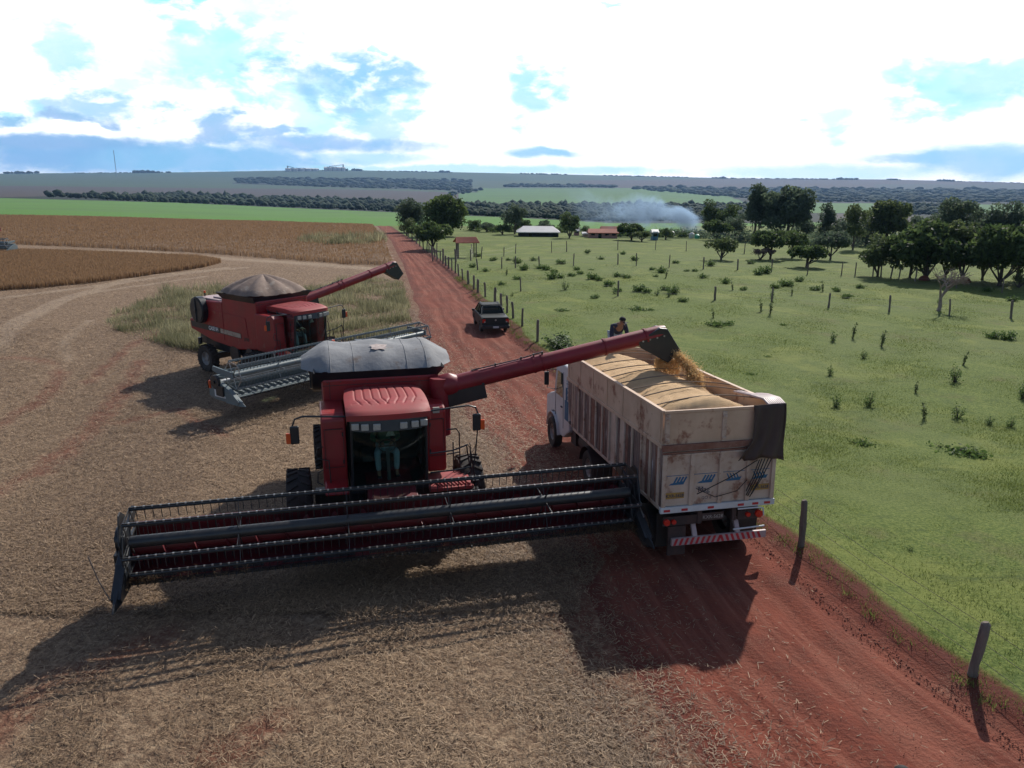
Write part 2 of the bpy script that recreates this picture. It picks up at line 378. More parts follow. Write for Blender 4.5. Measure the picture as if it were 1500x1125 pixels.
def npmesh(name, V, Fq, mat_, attr=None, parent=None, smooth=False):
    """fast mesh: V (n,3), Fq (m,k) constant k"""
    me = bpy.data.meshes.new(name); n, k = len(Fq), Fq.shape[1]
    me.vertices.add(len(V)); me.vertices.foreach_set('co', np.ascontiguousarray(V, np.float32).ravel())
    me.loops.add(n * k); me.loops.foreach_set('vertex_index', np.ascontiguousarray(Fq, np.int32).ravel())
    me.polygons.add(n); me.polygons.foreach_set('loop_start', np.arange(0, n * k, k, dtype=np.int32))
    try: me.polygons.foreach_set('loop_total', np.full(n, k, np.int32))
    except Exception: pass
    for an, (typ, data) in (attr or {}).items():
        a = me.attributes.new(an, typ, 'POINT')
        a.data.foreach_set('color' if typ == 'FLOAT_COLOR' else 'value', np.ascontiguousarray(data, np.float32).ravel())
    me.materials.append(M[mat_] if isinstance(mat_, str) else mat_)
    me.update(calc_edges=True); me.validate()
    if smooth: me.polygons.foreach_set('use_smooth', [True] * n)
    o = bpy.data.objects.new(name, me); COL.objects.link(o)
    if parent: o.parent = parent
    return o
def inpoly(px, py, poly):
    px = np.asarray(px); py = np.asarray(py); c = np.zeros(px.shape, bool); n = len(poly)
    for i in range(n):
        x1, y1 = poly[i]; x2, y2 = poly[(i + 1) % n]
        if y1 == y2: continue
        k = ((y1 > py) != (y2 > py)) & (px < (x2 - x1) * (py - y1) / (y2 - y1) + x1); c ^= k
    return c
def polydist(x, y, pl):
    d = np.full(np.shape(x), 1e9)
    for (x1, y1), (x2, y2) in zip(pl[:-1], pl[1:]):
        vx, vy = x2 - x1, y2 - y1; L = vx * vx + vy * vy + 1e-9
        t = np.clip(((x - x1) * vx + (y - y1) * vy) / L, 0, 1); d = np.minimum(d, np.hypot(x - x1 - t * vx, y - y1 - t * vy))
    return d

# ------------------------------------------------------------------ ground: field | road | pasture on one shared grid
RY = [-200, 3, 10, 17, 36, 50, 78, 111, 160, 260, 420, 7000]
RXR = [64, 10.0, 7.85, 5.98, 1.5, -1.4, -7.4, -14.6, -25.5, -49, -88, -1700]
RW = [5.5, 5.5, 5.5, 5.1, 5.5, 4.9, 3.9, 3.1, 2.6, 4, 4, 4]
def xr(y): return np.interp(y, RY, RXR) + .12 * np.sin(y * .9) * (np.asarray(y) < 60)
def xl(y): return xr(y) - np.interp(y, RY, RW)
def W2(pl): return [tuple(G0(a, b)[:2]) for a, b in pl]
TRACKS = [(W2([(-60, 745), (60, 690), (150, 612), (186, 570), (205, 530)]), .55), (W2([(-40, 520), (40, 525), (95, 535), (75, 575), (-30, 640)]), .5),
          (W2([(-20, 1090), (60, 1000), (240, 930)]), .5), (W2([(320, 1110), (400, 1060)]), .5), (W2([(130, 560), (200, 500), (300, 470)]), .4), (W2([(170, 620), (260, 600), (330, 640)]), .3)]
PALE = [(W2([(20, 480), (90, 440), (200, 405), (360, 392)]), .5), (W2([(0, 520), (20, 470), (110, 432), (300, 405)]), .4), (W2([(100, 540), (95, 500), (130, 470)]), .3),
        (W2([(0, 437), (150, 418), (330, 392)]), .5), (W2([(-20, 366), (200, 368), (350, 380), (560, 395)]), 1.2)]
def region(px, py):
    """crop colours (rgb, weight) of the far fields, from where each one lies"""
    n = px.shape[0]; c = np.zeros((n, 4)); 
    g = lambda xs, ys: np.interp(px, xs, ys)
    def paint(mask, col): c[mask, :3] = col; c[mask, 3] = 1
    green, green2, brown = (.095, .20, .045), (.080, .17, .050), (.17, .085, .048)
    purple, dark, ggrey, teal = (.066, .054, .054), (.016, .024, .022), (.052, .085, .050), (.040, .082, .052)
    far = py < 330
    paint(py < g([-200, 0, 200, 400, 560, 700, 1500], [318, 318, 321, 326, 331, 331, 331]), green)
    paint(py < g([0, 260, 500, 600, 900, 1120, 1500], [290, 297, 308, 312, 327, 327, 320]), dark)
    paint((px > 675) & (py > g([680, 740, 850, 900, 1000], [316, 318, 324, 327, 330])) & (py < g([680, 740, 900, 1500], [326, 328, 342, 342])) & (px < 1000), green)
    paint(py < g([0, 130, 260, 520, 600, 700, 1500], [289, 286, 285, 292, 296, 297, 297]), purple)
    paint((px > 672) & (px < 1130) & (py < 302), green2)
    paint((py < g([0, 345, 480, 680], [272, 276, 277, 282])) & (px < 700), ggrey)
    paint((px > 340) & (px < 690) & (py < g([340, 450, 690], [269, 273, 280])) , dark)
    paint((px > 655) & (px < 706) & (np.abs(py - (284 - (px - 660) * .22)) < 2.2), dark)
    paint((px >= 690) & (px < 900) & (py < 276), ggrey)
    paint((px > 740) & (px < 900) & (py < 274) & (py > 270), dark)
    paint((px > 1115) & (py < 312) & (py > 294), green2)
    paint((px > 1215) & (px < 1350) & (py < 331) & (py > 313), purple)
    paint((px > 1280) & (px < 1410) & (py < 316) & (py > 298), dark)
    paint((px > 880) & (py < g([880, 1040, 1090, 1500], [275, 277, 296, 300])), dark)
    paint((px > 850) & (py < g([850, 1000, 1200, 1300, 1500], [274, 277, 278, 274, 272])), purple)
    paint((px < 345) & (py < g([0, 345], [266, 268])), ggrey)
    paint((py < g([0, 300, 480, 740, 1100, 1500], [256, 259, 262, 265, 262, 262])) , teal)
    paint((px > 1280) & (py < 290) & (py > 270), (.05, .065, .062))
    return c
YS = np.concatenate([np.arange(-60, 4, 4.0), np.arange(4, 32, .35), 32 * 1.0145 ** np.arange(0, 146)]); YS = YS[YS < 255]
YF = 255 * 1.0112 ** np.arange(0, 300); YF = YF[YF < 6900]; YS = np.append(YS, 255.0)
def grid_obj(name, Y, side, mat_, nc):
    u = np.linspace(0, 1, nc); k = 4.6
    g = (np.exp(k * u) - 1) / (math.exp(k) - 1)
    yy = Y[:, None] + 0 * u[None]
    ext = np.maximum(140, np.abs(Y) * 1.05 + 60)[:, None]
    XR, XL = xr(Y)[:, None], xl(Y)[:, None]
    if side == 'L': xx = XL - g[None, ::-1] * ext
    elif side == 'R': xx = XR + g[None] * ext
    else: xx = XL + u[None] * (XR - XL)
    xx = xx + 0 * yy
    z = zt(xx, yy)
    rd = np.maximum(xx - XR, XL - xx)      # >0 outside the road
    nz = (np.sin(xx * 1.9 + np.sin(yy * 1.3) * 2) * np.cos(yy * 1.7 + xx * .6)) * .035
    near = (yy < 90)
    if side == 'L': z = z + nz * near * sstep(0, .8, rd)
    if side == 'R': z = z + near * (.35 * nz * sstep(.5, 1.5, rd) + .16)
    if side == 'C':
        w = (xx - XL) / (XR - XL)
        z = z + near * (-.05 * np.exp(-((w - .28) / .07) ** 2) - .05 * np.exp(-((w - .66) / .07) ** 2) + .16 * np.exp(-((1 - w) / .05) ** 2) + .02 * np.sin(w * 40 + yy * .15) * np.minimum(1, w * 8) * np.minimum(1, (1 - w) * 8)) * sstep(0, .06, w)
    V = np.stack([xx.ravel(), yy.ravel(), z.ravel()], 1)
    a, b = xx.shape; i = np.arange((a - 1) * b).reshape(a - 1, b)[:, :-1].ravel()
    Fq = np.stack([i, i + 1, i + b + 1, i + b], 1)
    px, py = proj(V[:, 0], V[:, 1], V[:, 2]); c = np.zeros((len(V), 4))
    m = V[:, 1] > 120; c[m] = region(px[m], py[m])
    if side == 'R': c[(V[:, 1] < 255) & (py > 343), 3] = 0
    s = np.zeros(len(V))
    if side == 'L':
        for pl, w in TRACKS: s = np.maximum(s, np.exp(-(polydist(V[:, 0], V[:, 1], pl) / w) ** 2))
        s = np.maximum(s, .9 * sstep(2.2, .0, rd.ravel()) * (V[:, 1] < 120))
        for pl, w in PALE: s = s - np.exp(-(polydist(V[:, 0], V[:, 1], pl) / w) ** 2)
    if side == 'C': s = np.broadcast_to(u[None], xx.shape).ravel()
    o = npmesh(name, V, Fq, mat_, {'region': ('FLOAT_COLOR', c), 'soil': ('FLOAT', s), 'rd': ('FLOAT', rd.ravel())}, smooth=True)
    return o
def groundmat(name, kind):
    m = bpy.data.materials.new(name); m.use_nodes = True; nt = m.node_tree; n = N(nt); b = nt.nodes['Principled BSDF']
    b.inputs['Roughness'].default_value = .95; b.inputs['Specular IOR Level'].default_value = .15
    tc = n.node('ShaderNodeTexCoord').outputs['Object']
    ar = n.node('ShaderNodeAttribute', attribute_name='region'); soil = n.node('ShaderNodeAttribute', attribute_name='soil').outputs['Fac']
    rd = n.node('ShaderNodeAttribute', attribute_name='rd').outputs['Fac']
    big = n.noise(tc, .12, 5.0, .6); mid = n.noise(tc, .9, 5.0, .65); fine = n.noise(tc, 14.0, 4.0, .7); mic = n.noise(tc, 60.0, 3.0, .7)
    if kind == 'stubble':
        streak = n.noise(n.scalev(tc, (3.2, .35, 1)), 1.6, 5.0, .7)
        col = n.mix(n.ss(fine, .35, .65), (.105, .062, .040), (.31, .215, .135))
        col = n.mix(n.m('MULTIPLY', n.ss(mid, .35, .65), .55), col, (.17, .112, .072))
        col = n.mix(n.m('MULTIPLY', n.ss(mic, .5, .72), .55), col, (.42, .31, .20))
        sv_ = n.m('ADD', n.m('MULTIPLY', soil, .85), n.m('MULTIPLY', n.m('SUBTRACT', mid, .5), 1.3)); sv_ = n.m('ADD', sv_, n.m('MULTIPLY', n.m('SUBTRACT', big, .5), 1.2))
        col = n.mix(n.m('MULTIPLY', n.ss(sv_, .20, .95), .80), col, (.150, .053, .034))
        col = n.mix(n.m('MULTIPLY', n.ss(n.m('MULTIPLY', soil, -1.0), .1, .9), .45), col, (.42, .33, .24))
        col = n.mix(n.m('MULTIPLY', n.ss(streak, .5, .7), .35), col, (.115, .075, .055))
        m4 = n.noise(tc, 4.5, 6.0, .75)
        col = n.mix(n.m('MULTIPLY', n.ss(m4, .50, .66), .55), col, (.40, .295, .19)); col = n.mix(n.m('MULTIPLY', n.ss(m4, .36, .48, 1.0, 0.0), .6), col, (.085, .048, .032))
        bs = .9
    elif kind == 'road':
        spx = n.node('ShaderNodeSeparateXYZ'); nt.links.new(tc, spx.inputs[0]); st = n.noise(n.xyz(n.m('MULTIPLY', soil, 9.0), n.m('MULTIPLY', spx.outputs[1], .10), 0.0), 1.6, 7.0, .68)
        st2 = n.noise(n.xyz(n.m('MULTIPLY', soil, 30.0), n.m('MULTIPLY', spx.outputs[1], .7), 0.0), 1.6, 5.0, .7)
        col = n.mix(n.ss(mid, .35, .65), (.200, .056, .034), (.132, .037, .024))
        col = n.mix(n.m('MULTIPLY', n.ss(st, .46, .60), .65), col, (.255, .095, .062)); col = n.mix(n.m('MULTIPLY', n.ss(st2, .52, .66), .45), col, (.125, .036, .024))
        col = n.mix(n.m('MULTIPLY', n.ss(fine, .5, .75), .35), col, (.12, .038, .028))
        wv = n.m('ABSOLUTE', n.m('SINE', n.m('ADD', n.m('MULTIPLY', spx.outputs[1], 26.0), n.m('MULTIPLY', n.m('ABSOLUTE', n.m('SUBTRACT', n.m('FRACT', n.m('MULTIPLY', soil, 6.0)), .5)), 7.0))))
        band = n.m('MULTIPLY', n.ss(n.m('ABSOLUTE', n.m('SUBTRACT', n.m('FRACT', n.m('ADD', n.m('MULTIPLY', soil, 3.0), n.m('MULTIPLY', mid, .12))), .5)), .10, .18, 1.0, 0.0), n.ss(n.noise(tc, .5, 3.0), .48, .6))
        tread = n.m('MULTIPLY', band, n.ss(wv, .45, .8)); col = n.mix(n.m('MULTIPLY', tread, .38), col, (.115, .034, .024))
        dk = n.m('ADD', n.m('MULTIPLY', rd, 1.0), n.m('MULTIPLY', mid, .3))   # darker soil by the edges
        col = n.mix(n.m('MULTIPLY', n.ss(dk, -.55, .05), .55), col, (.085, .026, .020))
        col = n.mix(n.m('MULTIPLY', n.ss(n.m('ADD', mic, n.m('MULTIPLY', mid, .5)), .86, .98), .6), col, (.40, .28, .19))
        bs = .7
    elif kind == 'pasture':
        col = n.mix(n.ss(fine, .35, .65), (.062, .098, .020), (.158, .192, .048))
        col = n.mix(n.m('MULTIPLY', n.ss(big, .42, .66), .55), col, (.13, .155, .055))
        col = n.mix(n.m('MULTIPLY', n.ss(mid, .52, .72), .5), col, (.055, .085, .026))
        col = n.mix(n.m('MULTIPLY', n.ss(mic, .55, .75), .35), col, (.22, .27, .07))
        bare = n.noise(tc, .30, 8.0, .72)
        col = n.mix(n.m('MULTIPLY', n.ss(bare, .53, .70), .60), col, (.135, .120, .055))
        col = n.mix(n.m('MULTIPLY', n.ss(n.noise(tc, .22, 7.0, .68, 1.0), .50, .64), .62), col, (.195, .215, .055))
        col = n.mix(n.m('MULTIPLY', n.ss(n.noise(n.scalev(tc, (.5, 1.6, 1)), 1.4, 6.0, .7), .56, .70), .55), col, (.045, .070, .022))
        e = n.m('SUBTRACT', rd, n.m('MULTIPLY', n.m('ADD', mid, n.m('MULTIPLY', fine, .5)), .42))
        col = n.mix(n.ss(e, -.15, .12, 1.0, 0.0), col, (.105, .033, .024))
        bs = .9
    else:
        col = None; bs = 0
    if kind == 'far':
        f1 = n.noise(tc, .012, 6.0, .6); f2 = n.noise(tc, .06, 4.0, .6)
        col = n.mix(n.m('MULTIPLY', n.ss(f1, .4, .65), .22), ar.outputs['Color'], (.045, .058, .045))
        col = n.mix(n.m('MULTIPLY', n.ss(f2, .45, .65), .12), col, (.11, .12, .08))
    else:
        col = n.mix(ar.outputs['Alpha'], col, ar.outputs['Color'])
    n.set(b.inputs['Base Color'], col)
    if bs:
        bp = n.node('ShaderNodeBump'); bp.inputs['Strength'].default_value = bs; bp.inputs['Distance'].default_value = .06 if kind != 'pasture' else .035
        nt.links.new(n.m('ADD', fine, n.m('MULTIPLY', mid, 1.5 if kind != 'pasture' else .25)), bp.inputs['Height']); nt.links.new(bp.outputs[0], b.inputs['Normal'])
    return m
tag(grid_obj('harvested_field_ground', YS, 'L', groundmat('stubble_ground', 'stubble'), 300), kind='structure')
tag(grid_obj('dirt_road', YS, 'C', groundmat('red_dirt', 'road'), 60), kind='structure')
tag(grid_obj('pasture_ground', YS, 'R', groundmat('pasture', 'pasture'), 300), kind='structure')
fm = groundmat('distant_fields', 'far')
tag(grid_obj('hills', YF, 'L', fm, 300), kind='structure')
tag(grid_obj('far_road', YF, 'C', groundmat('red_dirt_far', 'road'), 4), kind='structure')
tag(grid_obj('hills', YF, 'R', fm, 460), kind='structure')

# ------------------------------------------------------------------ scattered stuff
def blades(name, x, y, z, h, w, lean, mat_, v=None):
    """thin upright triangles"""
    n = len(x); a = rng.uniform(0, 2 * PI, n); la = rng.uniform(0, 2 * PI, n); L = rng.uniform(0, 1, n) * lean * h
    V = np.empty((n, 3, 3)); dx = np.cos(a) * w / 2; dy = np.sin(a) * w / 2
    V[:, 0] = np.stack([x - dx, y - dy, z - .01], 1); V[:, 1] = np.stack([x + dx, y + dy, z - .01], 1)
    V[:, 2] = np.stack([x + np.cos(la) * L, y + np.sin(la) * L, z + h], 1)
    at = np.repeat(rng.uniform(0, 1, n) if v is None else v, 3)
    return npmesh(name, V.reshape(-1, 3), np.arange(3 * n).reshape(n, 3), mat_, {'v': ('FLOAT', at)})
def sample_px(n, poly):
    xs = [p[0] for p in poly]; ys = [p[1] for p in poly]
    px = rng.uniform(min(xs), max(xs), n); py = rng.uniform(min(ys), max(ys), n); k = inpoly(px, py, poly)
    return gnd(px[k], py[k])

def straw():
    # litter over the stubble, denser close by; it thins out over the road edge
    n = 520000
    r = 6.0 + 44 * rng.uniform(0, 1, n) ** 1.5; az = rng.uniform(-.66, .62, n)
    x = r * np.sin(az); y = r * np.cos(az)
    rdl = x - xl(y)
    ur = (x + .26 * y) * 1.15; clump = .45 + .3 * np.sin(ur * 2.0 + .8 * np.sin(y * .45)) + .25 * np.sin(x * 2.3 + np.sin(y * 1.9) * 2.1) * np.sin(y * 2.1 + x * .9)
    keep = (rdl < 0) & (rng.uniform(0, 1, n) < .12 + 1.0 * clump) | (rdl >= 0) & (rdl < 5.2) & (rng.uniform(0, 1, n) < .45 * np.exp(-rdl / np.where(y < 30, .85, .6)) + .003)
    x, y, r = x[keep], y[keep], r[keep]
    e2x, e2y, _ = sample_px(230000, [(0, 430), (330, 385), (600, 400), (650, 520), (850, 700), (850, 900), (0, 900)]); kk = e2x < xl(e2y) - .2; e2x, e2y = e2x[kk], e2y[kk]
    x, y, r = np.append(x, e2x), np.append(y, e2y), np.append(r, np.hypot(e2x, e2y))
    ts = np.zeros(len(x))
    for pl, w_ in TRACKS: ts = np.maximum(ts, np.exp(-(polydist(x + .25 * np.sin(y * 3.1 + x), y + .2 * np.sin(x * 2.7), pl) / w_) ** 2))
    kk = rng.uniform(0, 1, len(x)) > .72 * ts; x, y, r = x[kk], y[kk], r[kk]
    ex, ey, _ = sample_px(60000, [(610, 470), (690, 505), (790, 520), (800, 590), (815, 640), (880, 720), (905, 800), (860, 860), (640, 700)]); kk = rng.uniform(0, 1, len(ex)) < np.exp(-np.maximum(0, ex - xl(ey)) / 2.2); ex, ey = ex[kk], ey[kk]
    x, y, r = np.append(x, ex), np.append(y, ey), np.append(r, np.hypot(ex, ey)); n = len(x); z = zt(x, y) + .01
    z += np.where(x < xl(y), .02 + .05 * rng.uniform(0, 1, n) ** 2, .0)
    a = rng.uniform(0, 2 * PI, n); L = (.04 + .16 * rng.beta(1.3, 3, n)) * np.where(r < 14, 1, .8 + r * .012); w = rng.uniform(.003, .0075, n) * (1 + r * .045)
    tl = np.abs(rng.normal(0, .22, n)) * L; dx, dy = np.cos(a) * L / 2, np.sin(a) * L / 2; wx, wy = -np.sin(a) * w / 2, np.cos(a) * w / 2
    V = np.empty((n, 4, 3))
    V[:, 0] = np.stack([x - dx - wx, y - dy - wy, z], 1); V[:, 1] = np.stack([x - dx + wx, y - dy + wy, z], 1)
    V[:, 2] = np.stack([x + dx + wx, y + dy + wy, z + tl], 1); V[:, 3] = np.stack([x + dx - wx, y + dy - wy, z + tl], 1)
    v = np.repeat(np.clip(rng.beta(1.5, 2.4, n) + .12 * np.sin(x * .7 + y * .3), 0, 1), 4)
    o = npmesh('straw_litter', V.reshape(-1, 3), np.arange(4 * n).reshape(n, 4), 'straw', {'v': ('FLOAT', v)})
    tag(o, 'dry straw and chaff littering the harvested ground and the left edge of the road', 'straw', kind='stuff')
straw()
def clods():
    n = 26000; y = 5 + 45 * rng.uniform(0, 1, n) ** 1.7; off = np.where(rng.uniform(0, 1, n) < .7, rng.normal(-.28, .34, n), rng.uniform(-5.2, .2, n)); x = xr(y) + off
    rr = (.006 + .024 * rng.beta(1.2, 3.5, n)) * np.where(off < -.9, .55, 1); z = zt(x, y) + .11 * sstep(-.5, 0, off) + .0
    o8 = np.array([[1, 0, 0], [-1, 0, 0], [0, 1, 0], [0, -1, 0], [0, 0, 1.0], [0, 0, -1]]); fc = np.array([[0, 2, 4], [2, 1, 4], [1, 3, 4], [3, 0, 4], [2, 0, 5], [1, 2, 5], [3, 1, 5], [0, 3, 5]])
    V = o8[None] * rr[:, None, None] * rng.uniform(.5, 1.4, (n, 6, 1)) + np.stack([x, y, z], 1)[:, None]
    Fq = fc[None] + (np.arange(n) * 6)[:, None, None]; o = npmesh('soil_clods', V.reshape(-1, 3), Fq.reshape(-1, 3), 'soil'); tag(o, 'crumbled red clods of soil along the right verge of the road', 'soil', kind='stuff')
clods()
def pasture_grass():
    n = 420000
    r = 8.0 + 62 * rng.uniform(0, 1, n) ** 1.35; az = rng.uniform(-.15, .66, n)
    x = r * np.sin(az); y = r * np.cos(az); e = x - xr(y)
    cl = .5 + .5 * np.sin(x * 2.3 + np.sin(y * 1.7)) * np.sin(y * 2.1 + np.sin(x * 1.3) * 2)
    k = (e > .20 + .12 * np.sin(y * 3.1) + .1 * np.sin(y * 7.3)) & (rng.uniform(0, 1, n) < .45 + .55 * cl); k |= (e > -.1) & (e < .4) & (rng.uniform(0, 1, n) < .06)
    x, y, r = x[k], y[k], r[k]
    ex, ey, _ = sample_px(230000, [(640, 385), (1500, 400), (1500, 760), (1250, 760), (800, 480), (700, 430)]); kk = ex > xr(ey) + .6; ex, ey = ex[kk], ey[kk]
    x, y, r = np.append(x, ex), np.append(y, ey), np.append(r, np.hypot(ex, ey)); n = len(x)
    h = rng.uniform(.02, .085, n) * (1 + .5 * np.sin(x * .8) * np.sin(y * .6)); w = rng.uniform(.006, .014, n) * (1 + r * .05)
    o = blades('pasture_grass', x, y, zt(x, y) + .13, h, w, 1.4, 'grassblade', rng.beta(1.8, 2.0, n))
    tag(o, 'short green grass covering the pasture right of the road', 'grass', kind='stuff')
pasture_grass()
def verge():
    y0 = 6 + 60 * rng.uniform(0, 1, 620) ** 1.3; off = rng.normal(.16, .20, 620); X, Y = [], []
    for a, b in zip(y0, off):
        k = rng.integers(12, 60); X.append(xr(a) + b + rng.normal(0, .07 + a * .002, k)); Y.append(a + rng.normal(0, .07 + a * .002, k))
    x, y = np.concatenate(X), np.concatenate(Y); n = len(x)
    o = blades('verge_weeds', x, y, zt(x, y) + .12, rng.uniform(.03, .13, n), rng.uniform(.006, .013, n) * (1 + y * .03), 1.1, 'grassblade', rng.beta(1.6, 2.0, n)); tag(o, 'ragged weeds and grass tufts along the foot of the roadside fence', 'weeds', kind='stuff')
verge()
def tall_grass(name, poly, n, h0, h1, label, m='tallgrass', wide=.03):
    x, y, z = sample_px(n, poly); k = x < xl(y) - .6
    if m != 'tallgrass': k = k | True
    k &= (np.sin(x * .8 + 2 * np.sin(y * .35)) * np.sin(y * .7 + 1.5 * np.sin(x * .4)) + rng.normal(0, .35, len(x)) > -.38)
    x, y, z = x[k], y[k], z[k]; h = rng.uniform(h0, h1, len(x)) * (.7 + .45 * np.sin(x * 1.3 + 1 + np.sin(y)) * np.sin(y * 1.1 + x * .3))
    o = blades(name, x, y, z, h, rng.uniform(.5, 1.3, len(x)) * wide, .7, m, np.clip(rng.beta(2, 2, len(x)) * (.85 + .5 * np.sin(x * .9 + np.sin(y * .6) * 1.5) * np.sin(y * 1.1)), 0, 1))
    tag(o, label, 'tall grass', kind='stuff')
tall_grass('tall_grass', [(152, 478), (160, 462), (200, 448), (240, 425), (330, 415), (420, 428), (430, 520), (330, 520), (262, 512), (200, 495)], 42000, .30, .85, 'tall pale green grass left of and behind the farther combine harvester', wide=.045)
tall_grass('tall_grass', [(440, 425), (520, 408), (590, 412), (625, 450), (640, 480), (600, 500), (450, 500)], 40000, .25, .75, 'tall grey green weeds between the farther combine harvester and the road', wide=.045)
tall_grass('tall_grass', [(432, 357), (450, 351), (520, 347), (560, 346), (575, 352), (540, 362), (470, 362)], 9000, .7, 1.6, 'pale weedy strip within the ripe brown crop near the road', wide=.12)

def crop(name, poly, cell, h, nb, wb, label):
    wp = W2(poly); xs = [p[0] for p in wp]; ys = [p[1] for p in wp]
    gx = np.arange(min(xs), max(xs), cell); gy = np.arange(min(ys), max(ys), cell)
    X, Y = np.meshgrid(gx, gy); ins = inpoly(X + cell / 2, Y + cell / 2, wp) & (X + cell / 2 < xl(Y) - 1.0)
    j, i = np.nonzero(ins); x0, y0 = gx[i], gy[j]
    V = []; Fc = []
    cor = [(0, 0), (1, 0), (1, 1), (0, 1)]; n = len(x0); V = np.empty((n, 8, 3))
    for q, (a, b) in enumerate(cor):
        xx, yy = x0 + a * cell, y0 + b * cell; g = zt(xx, yy); hh = h * (.62 + .14 * np.sin(xx * 2.1 + np.sin(yy * 1.3) * 2) * np.sin(yy * 1.9) + .05 * np.sin(xx * 7.3 + yy * 5.1))
        V[:, q] = np.stack([xx, yy, g + hh], 1); V[:, q + 4] = np.stack([xx, yy, g], 1)
    ed = polydist(V[:, :4, 0], V[:, :4, 1], wp + [wp[0]]); ramp = sstep(0.0, 1.3 * cell + .8, ed)
    V[:, :4, 2] = V[:, 4:, 2] + (V[:, :4, 2] - V[:, 4:, 2]) * (ramp * 1.15 - .15)
    V = V[:, :4].reshape(-1, 3); Fq = np.arange(4 * n).reshape(n, 4)
    # stalks: scattered all over, plus a fringe
    bx = rng.uniform(min(xs), max(xs), nb * 4); by = rng.uniform(min(ys), max(ys), nb * 4); k = inpoly(bx, by, wp) & (bx < xl(by) - 1.0)
    bx, by = bx[k][:nb], by[k][:nb]; m = len(bx); a = rng.uniform(0, 2 * PI, m); w = rng.uniform(.5, 1.5, m) * wb * (.4 + by / 110); hh = h * rng.uniform(.8, 1.22, m)
    B = np.empty((m, 4, 3)); g = zt(bx, by); dx, dy = np.cos(a) * w, np.sin(a) * w
    B[:, 0] = np.stack([bx - dx, by - dy, g], 1); B[:, 1] = np.stack([bx + dx, by + dy, g], 1)
    B[:, 2] = np.stack([bx + dx * .5, by + dy * .5, g + hh], 1); B[:, 3] = np.stack([bx - dx * .5, by - dy * .5, g + hh * .9], 1)
    v = np.concatenate([np.full(len(V), .35) + .2 * np.sin(V[:, 0] * .7) * np.sin(V[:, 1] * .13), np.repeat(rng.beta(2, 2, m), 4)])
    Fq = np.concatenate([Fq, np.arange(4 * m).reshape(m, 4) + len(V)]); V = np.concatenate([V, B.reshape(-1, 3)])
    o = npmesh(name, V, Fq, 'crop', {'v': ('FLOAT', v)}); tag(o, label, 'crop', kind='stuff')
crop('ripe_crop', [(-90, 363), (0, 369), (100, 371), (200, 375), (290, 379), (325, 385), (300, 392), (230, 402), (150, 413), (60, 422), (-90, 431)], .3, .46, 150000, .020, 'tongue of ripe brown crop standing between two cut strips at the left')
crop('ripe_crop', [(-90, 352), (0, 357), (60, 360), (200, 366), (300, 371), (400, 379), (500, 387), (592, 390), (590, 375), (575, 350), (560, 334), (540, 331), (400, 326), (200, 321), (0, 317), (-90, 316)], .6, .50, 170000, .026, 'wide field of ripe brown crop reaching to the bright green field')

def distant_trees(name, pts, label):
    """low rounded crowns, one small lump each; pts: (x, y, z, radius, height)"""
    bm = bmesh.new(); bmesh.ops.create_icosphere(bm, subdivisions=1, radius=1); bv = np.array([v.co[:] for v in bm.verts]); bf = np.array([[v.index for v in f.verts] for f in bm.faces]); bm.free()
    V = []; Fs = []; A = []
    for q, (x, y, z, r, h) in enumerate(pts):
        j = bv * (1 + rng.normal(0, .2, (len(bv), 1))); V.append(j * [r, r, h / 2] + [x, y, z + h * .45]); Fs.append(bf + q * len(bv)); A.append(np.clip(rng.uniform(.0, .7) + rng.normal(0, .15, len(bv)), 0, 1))
    o = npmesh(name, np.concatenate(V), np.concatenate(Fs), 'woods', {'v': ('FLOAT', np.concatenate(A))}); tag(o, label, 'trees', kind='stuff')
def belt(poly, n, r, h):
    x, y, z = sample_px(n, poly); out = []
    for a, b, c in zip(x, y, z):
        d = math.hypot(a, b) / 1150; k = rng.uniform(.5, 1.5); out.append((a, b, c, k * r * d, k * h * d * rng.uniform(.8, 1.3)))
    return out
P_ = belt([(60, 288), (260, 288), (500, 295), (590, 298), (590, 311), (500, 307), (330, 300), (200, 295)], 3600, 3.6, 5.5)
P_ += belt([(670, 302), (900, 303), (1130, 304), (1130, 322), (900, 325), (670, 315)], 3600, 4.0, 6)
P_ += belt([(1290, 304), (1420, 302), (1420, 316), (1290, 314)], 500, 3.5, 5)
distant_trees('valley_woods', P_, 'dark belt of woodland along the valley floor beyond the fields')
P_ = belt([(345, 262), (520, 262), (690, 265), (690, 280), (450, 273), (345, 268)], 1500, 4, 2.6) + belt([(655, 285), (705, 275), (706, 279), (660, 288)], 90, 3.5, 4)
P_ += belt([(740, 271), (900, 272), (900, 275), (740, 274)], 260, 3.5, 2.4) + belt([(900, 275), (1100, 277), (1500, 280), (1500, 297), (1200, 296), (1080, 290)], 2600, 4.5, 3.2)
distant_trees('hillside_woods', P_, 'bluish bands of woodland high on the far slope')
def ridge_pts(px, hpx, n=1):
    az = math.atan((px - 750) / 1160.0); out = []
    for _ in range(n):
        a = az + rng.normal(0, .0012); d = 4900.0; x, y = d * math.sin(a), d * math.cos(a)
        hh = hpx * d / 1150 * rng.uniform(.7, 1.2); out.append((x, y, float(zt(x, y)), hh * rng.uniform(.5, 1.1), hh))
    return out
P_ = []
for a, b, s in ((0, 45, 3), (190, 215, 3.5), (205, 240, 2), (500, 525, 3), (550, 660, 1.6), (760, 830, 1.8), (880, 1010, 1.5), (1040, 1250, 1.7), (1230, 1260, 2.8), (1300, 1320, 1.8), (1370, 1395, 2.6), (640, 655, 3), (1060, 1065, 3.3), (100, 190, 1.2), (1395, 1500, 1)):
    for _ in range(int((b - a) * .55) + 2): P_ += ridge_pts(rng.uniform(a, b), s)
distant_trees('skyline_trees', P_, 'scattered dots of trees along the skyline ridge')
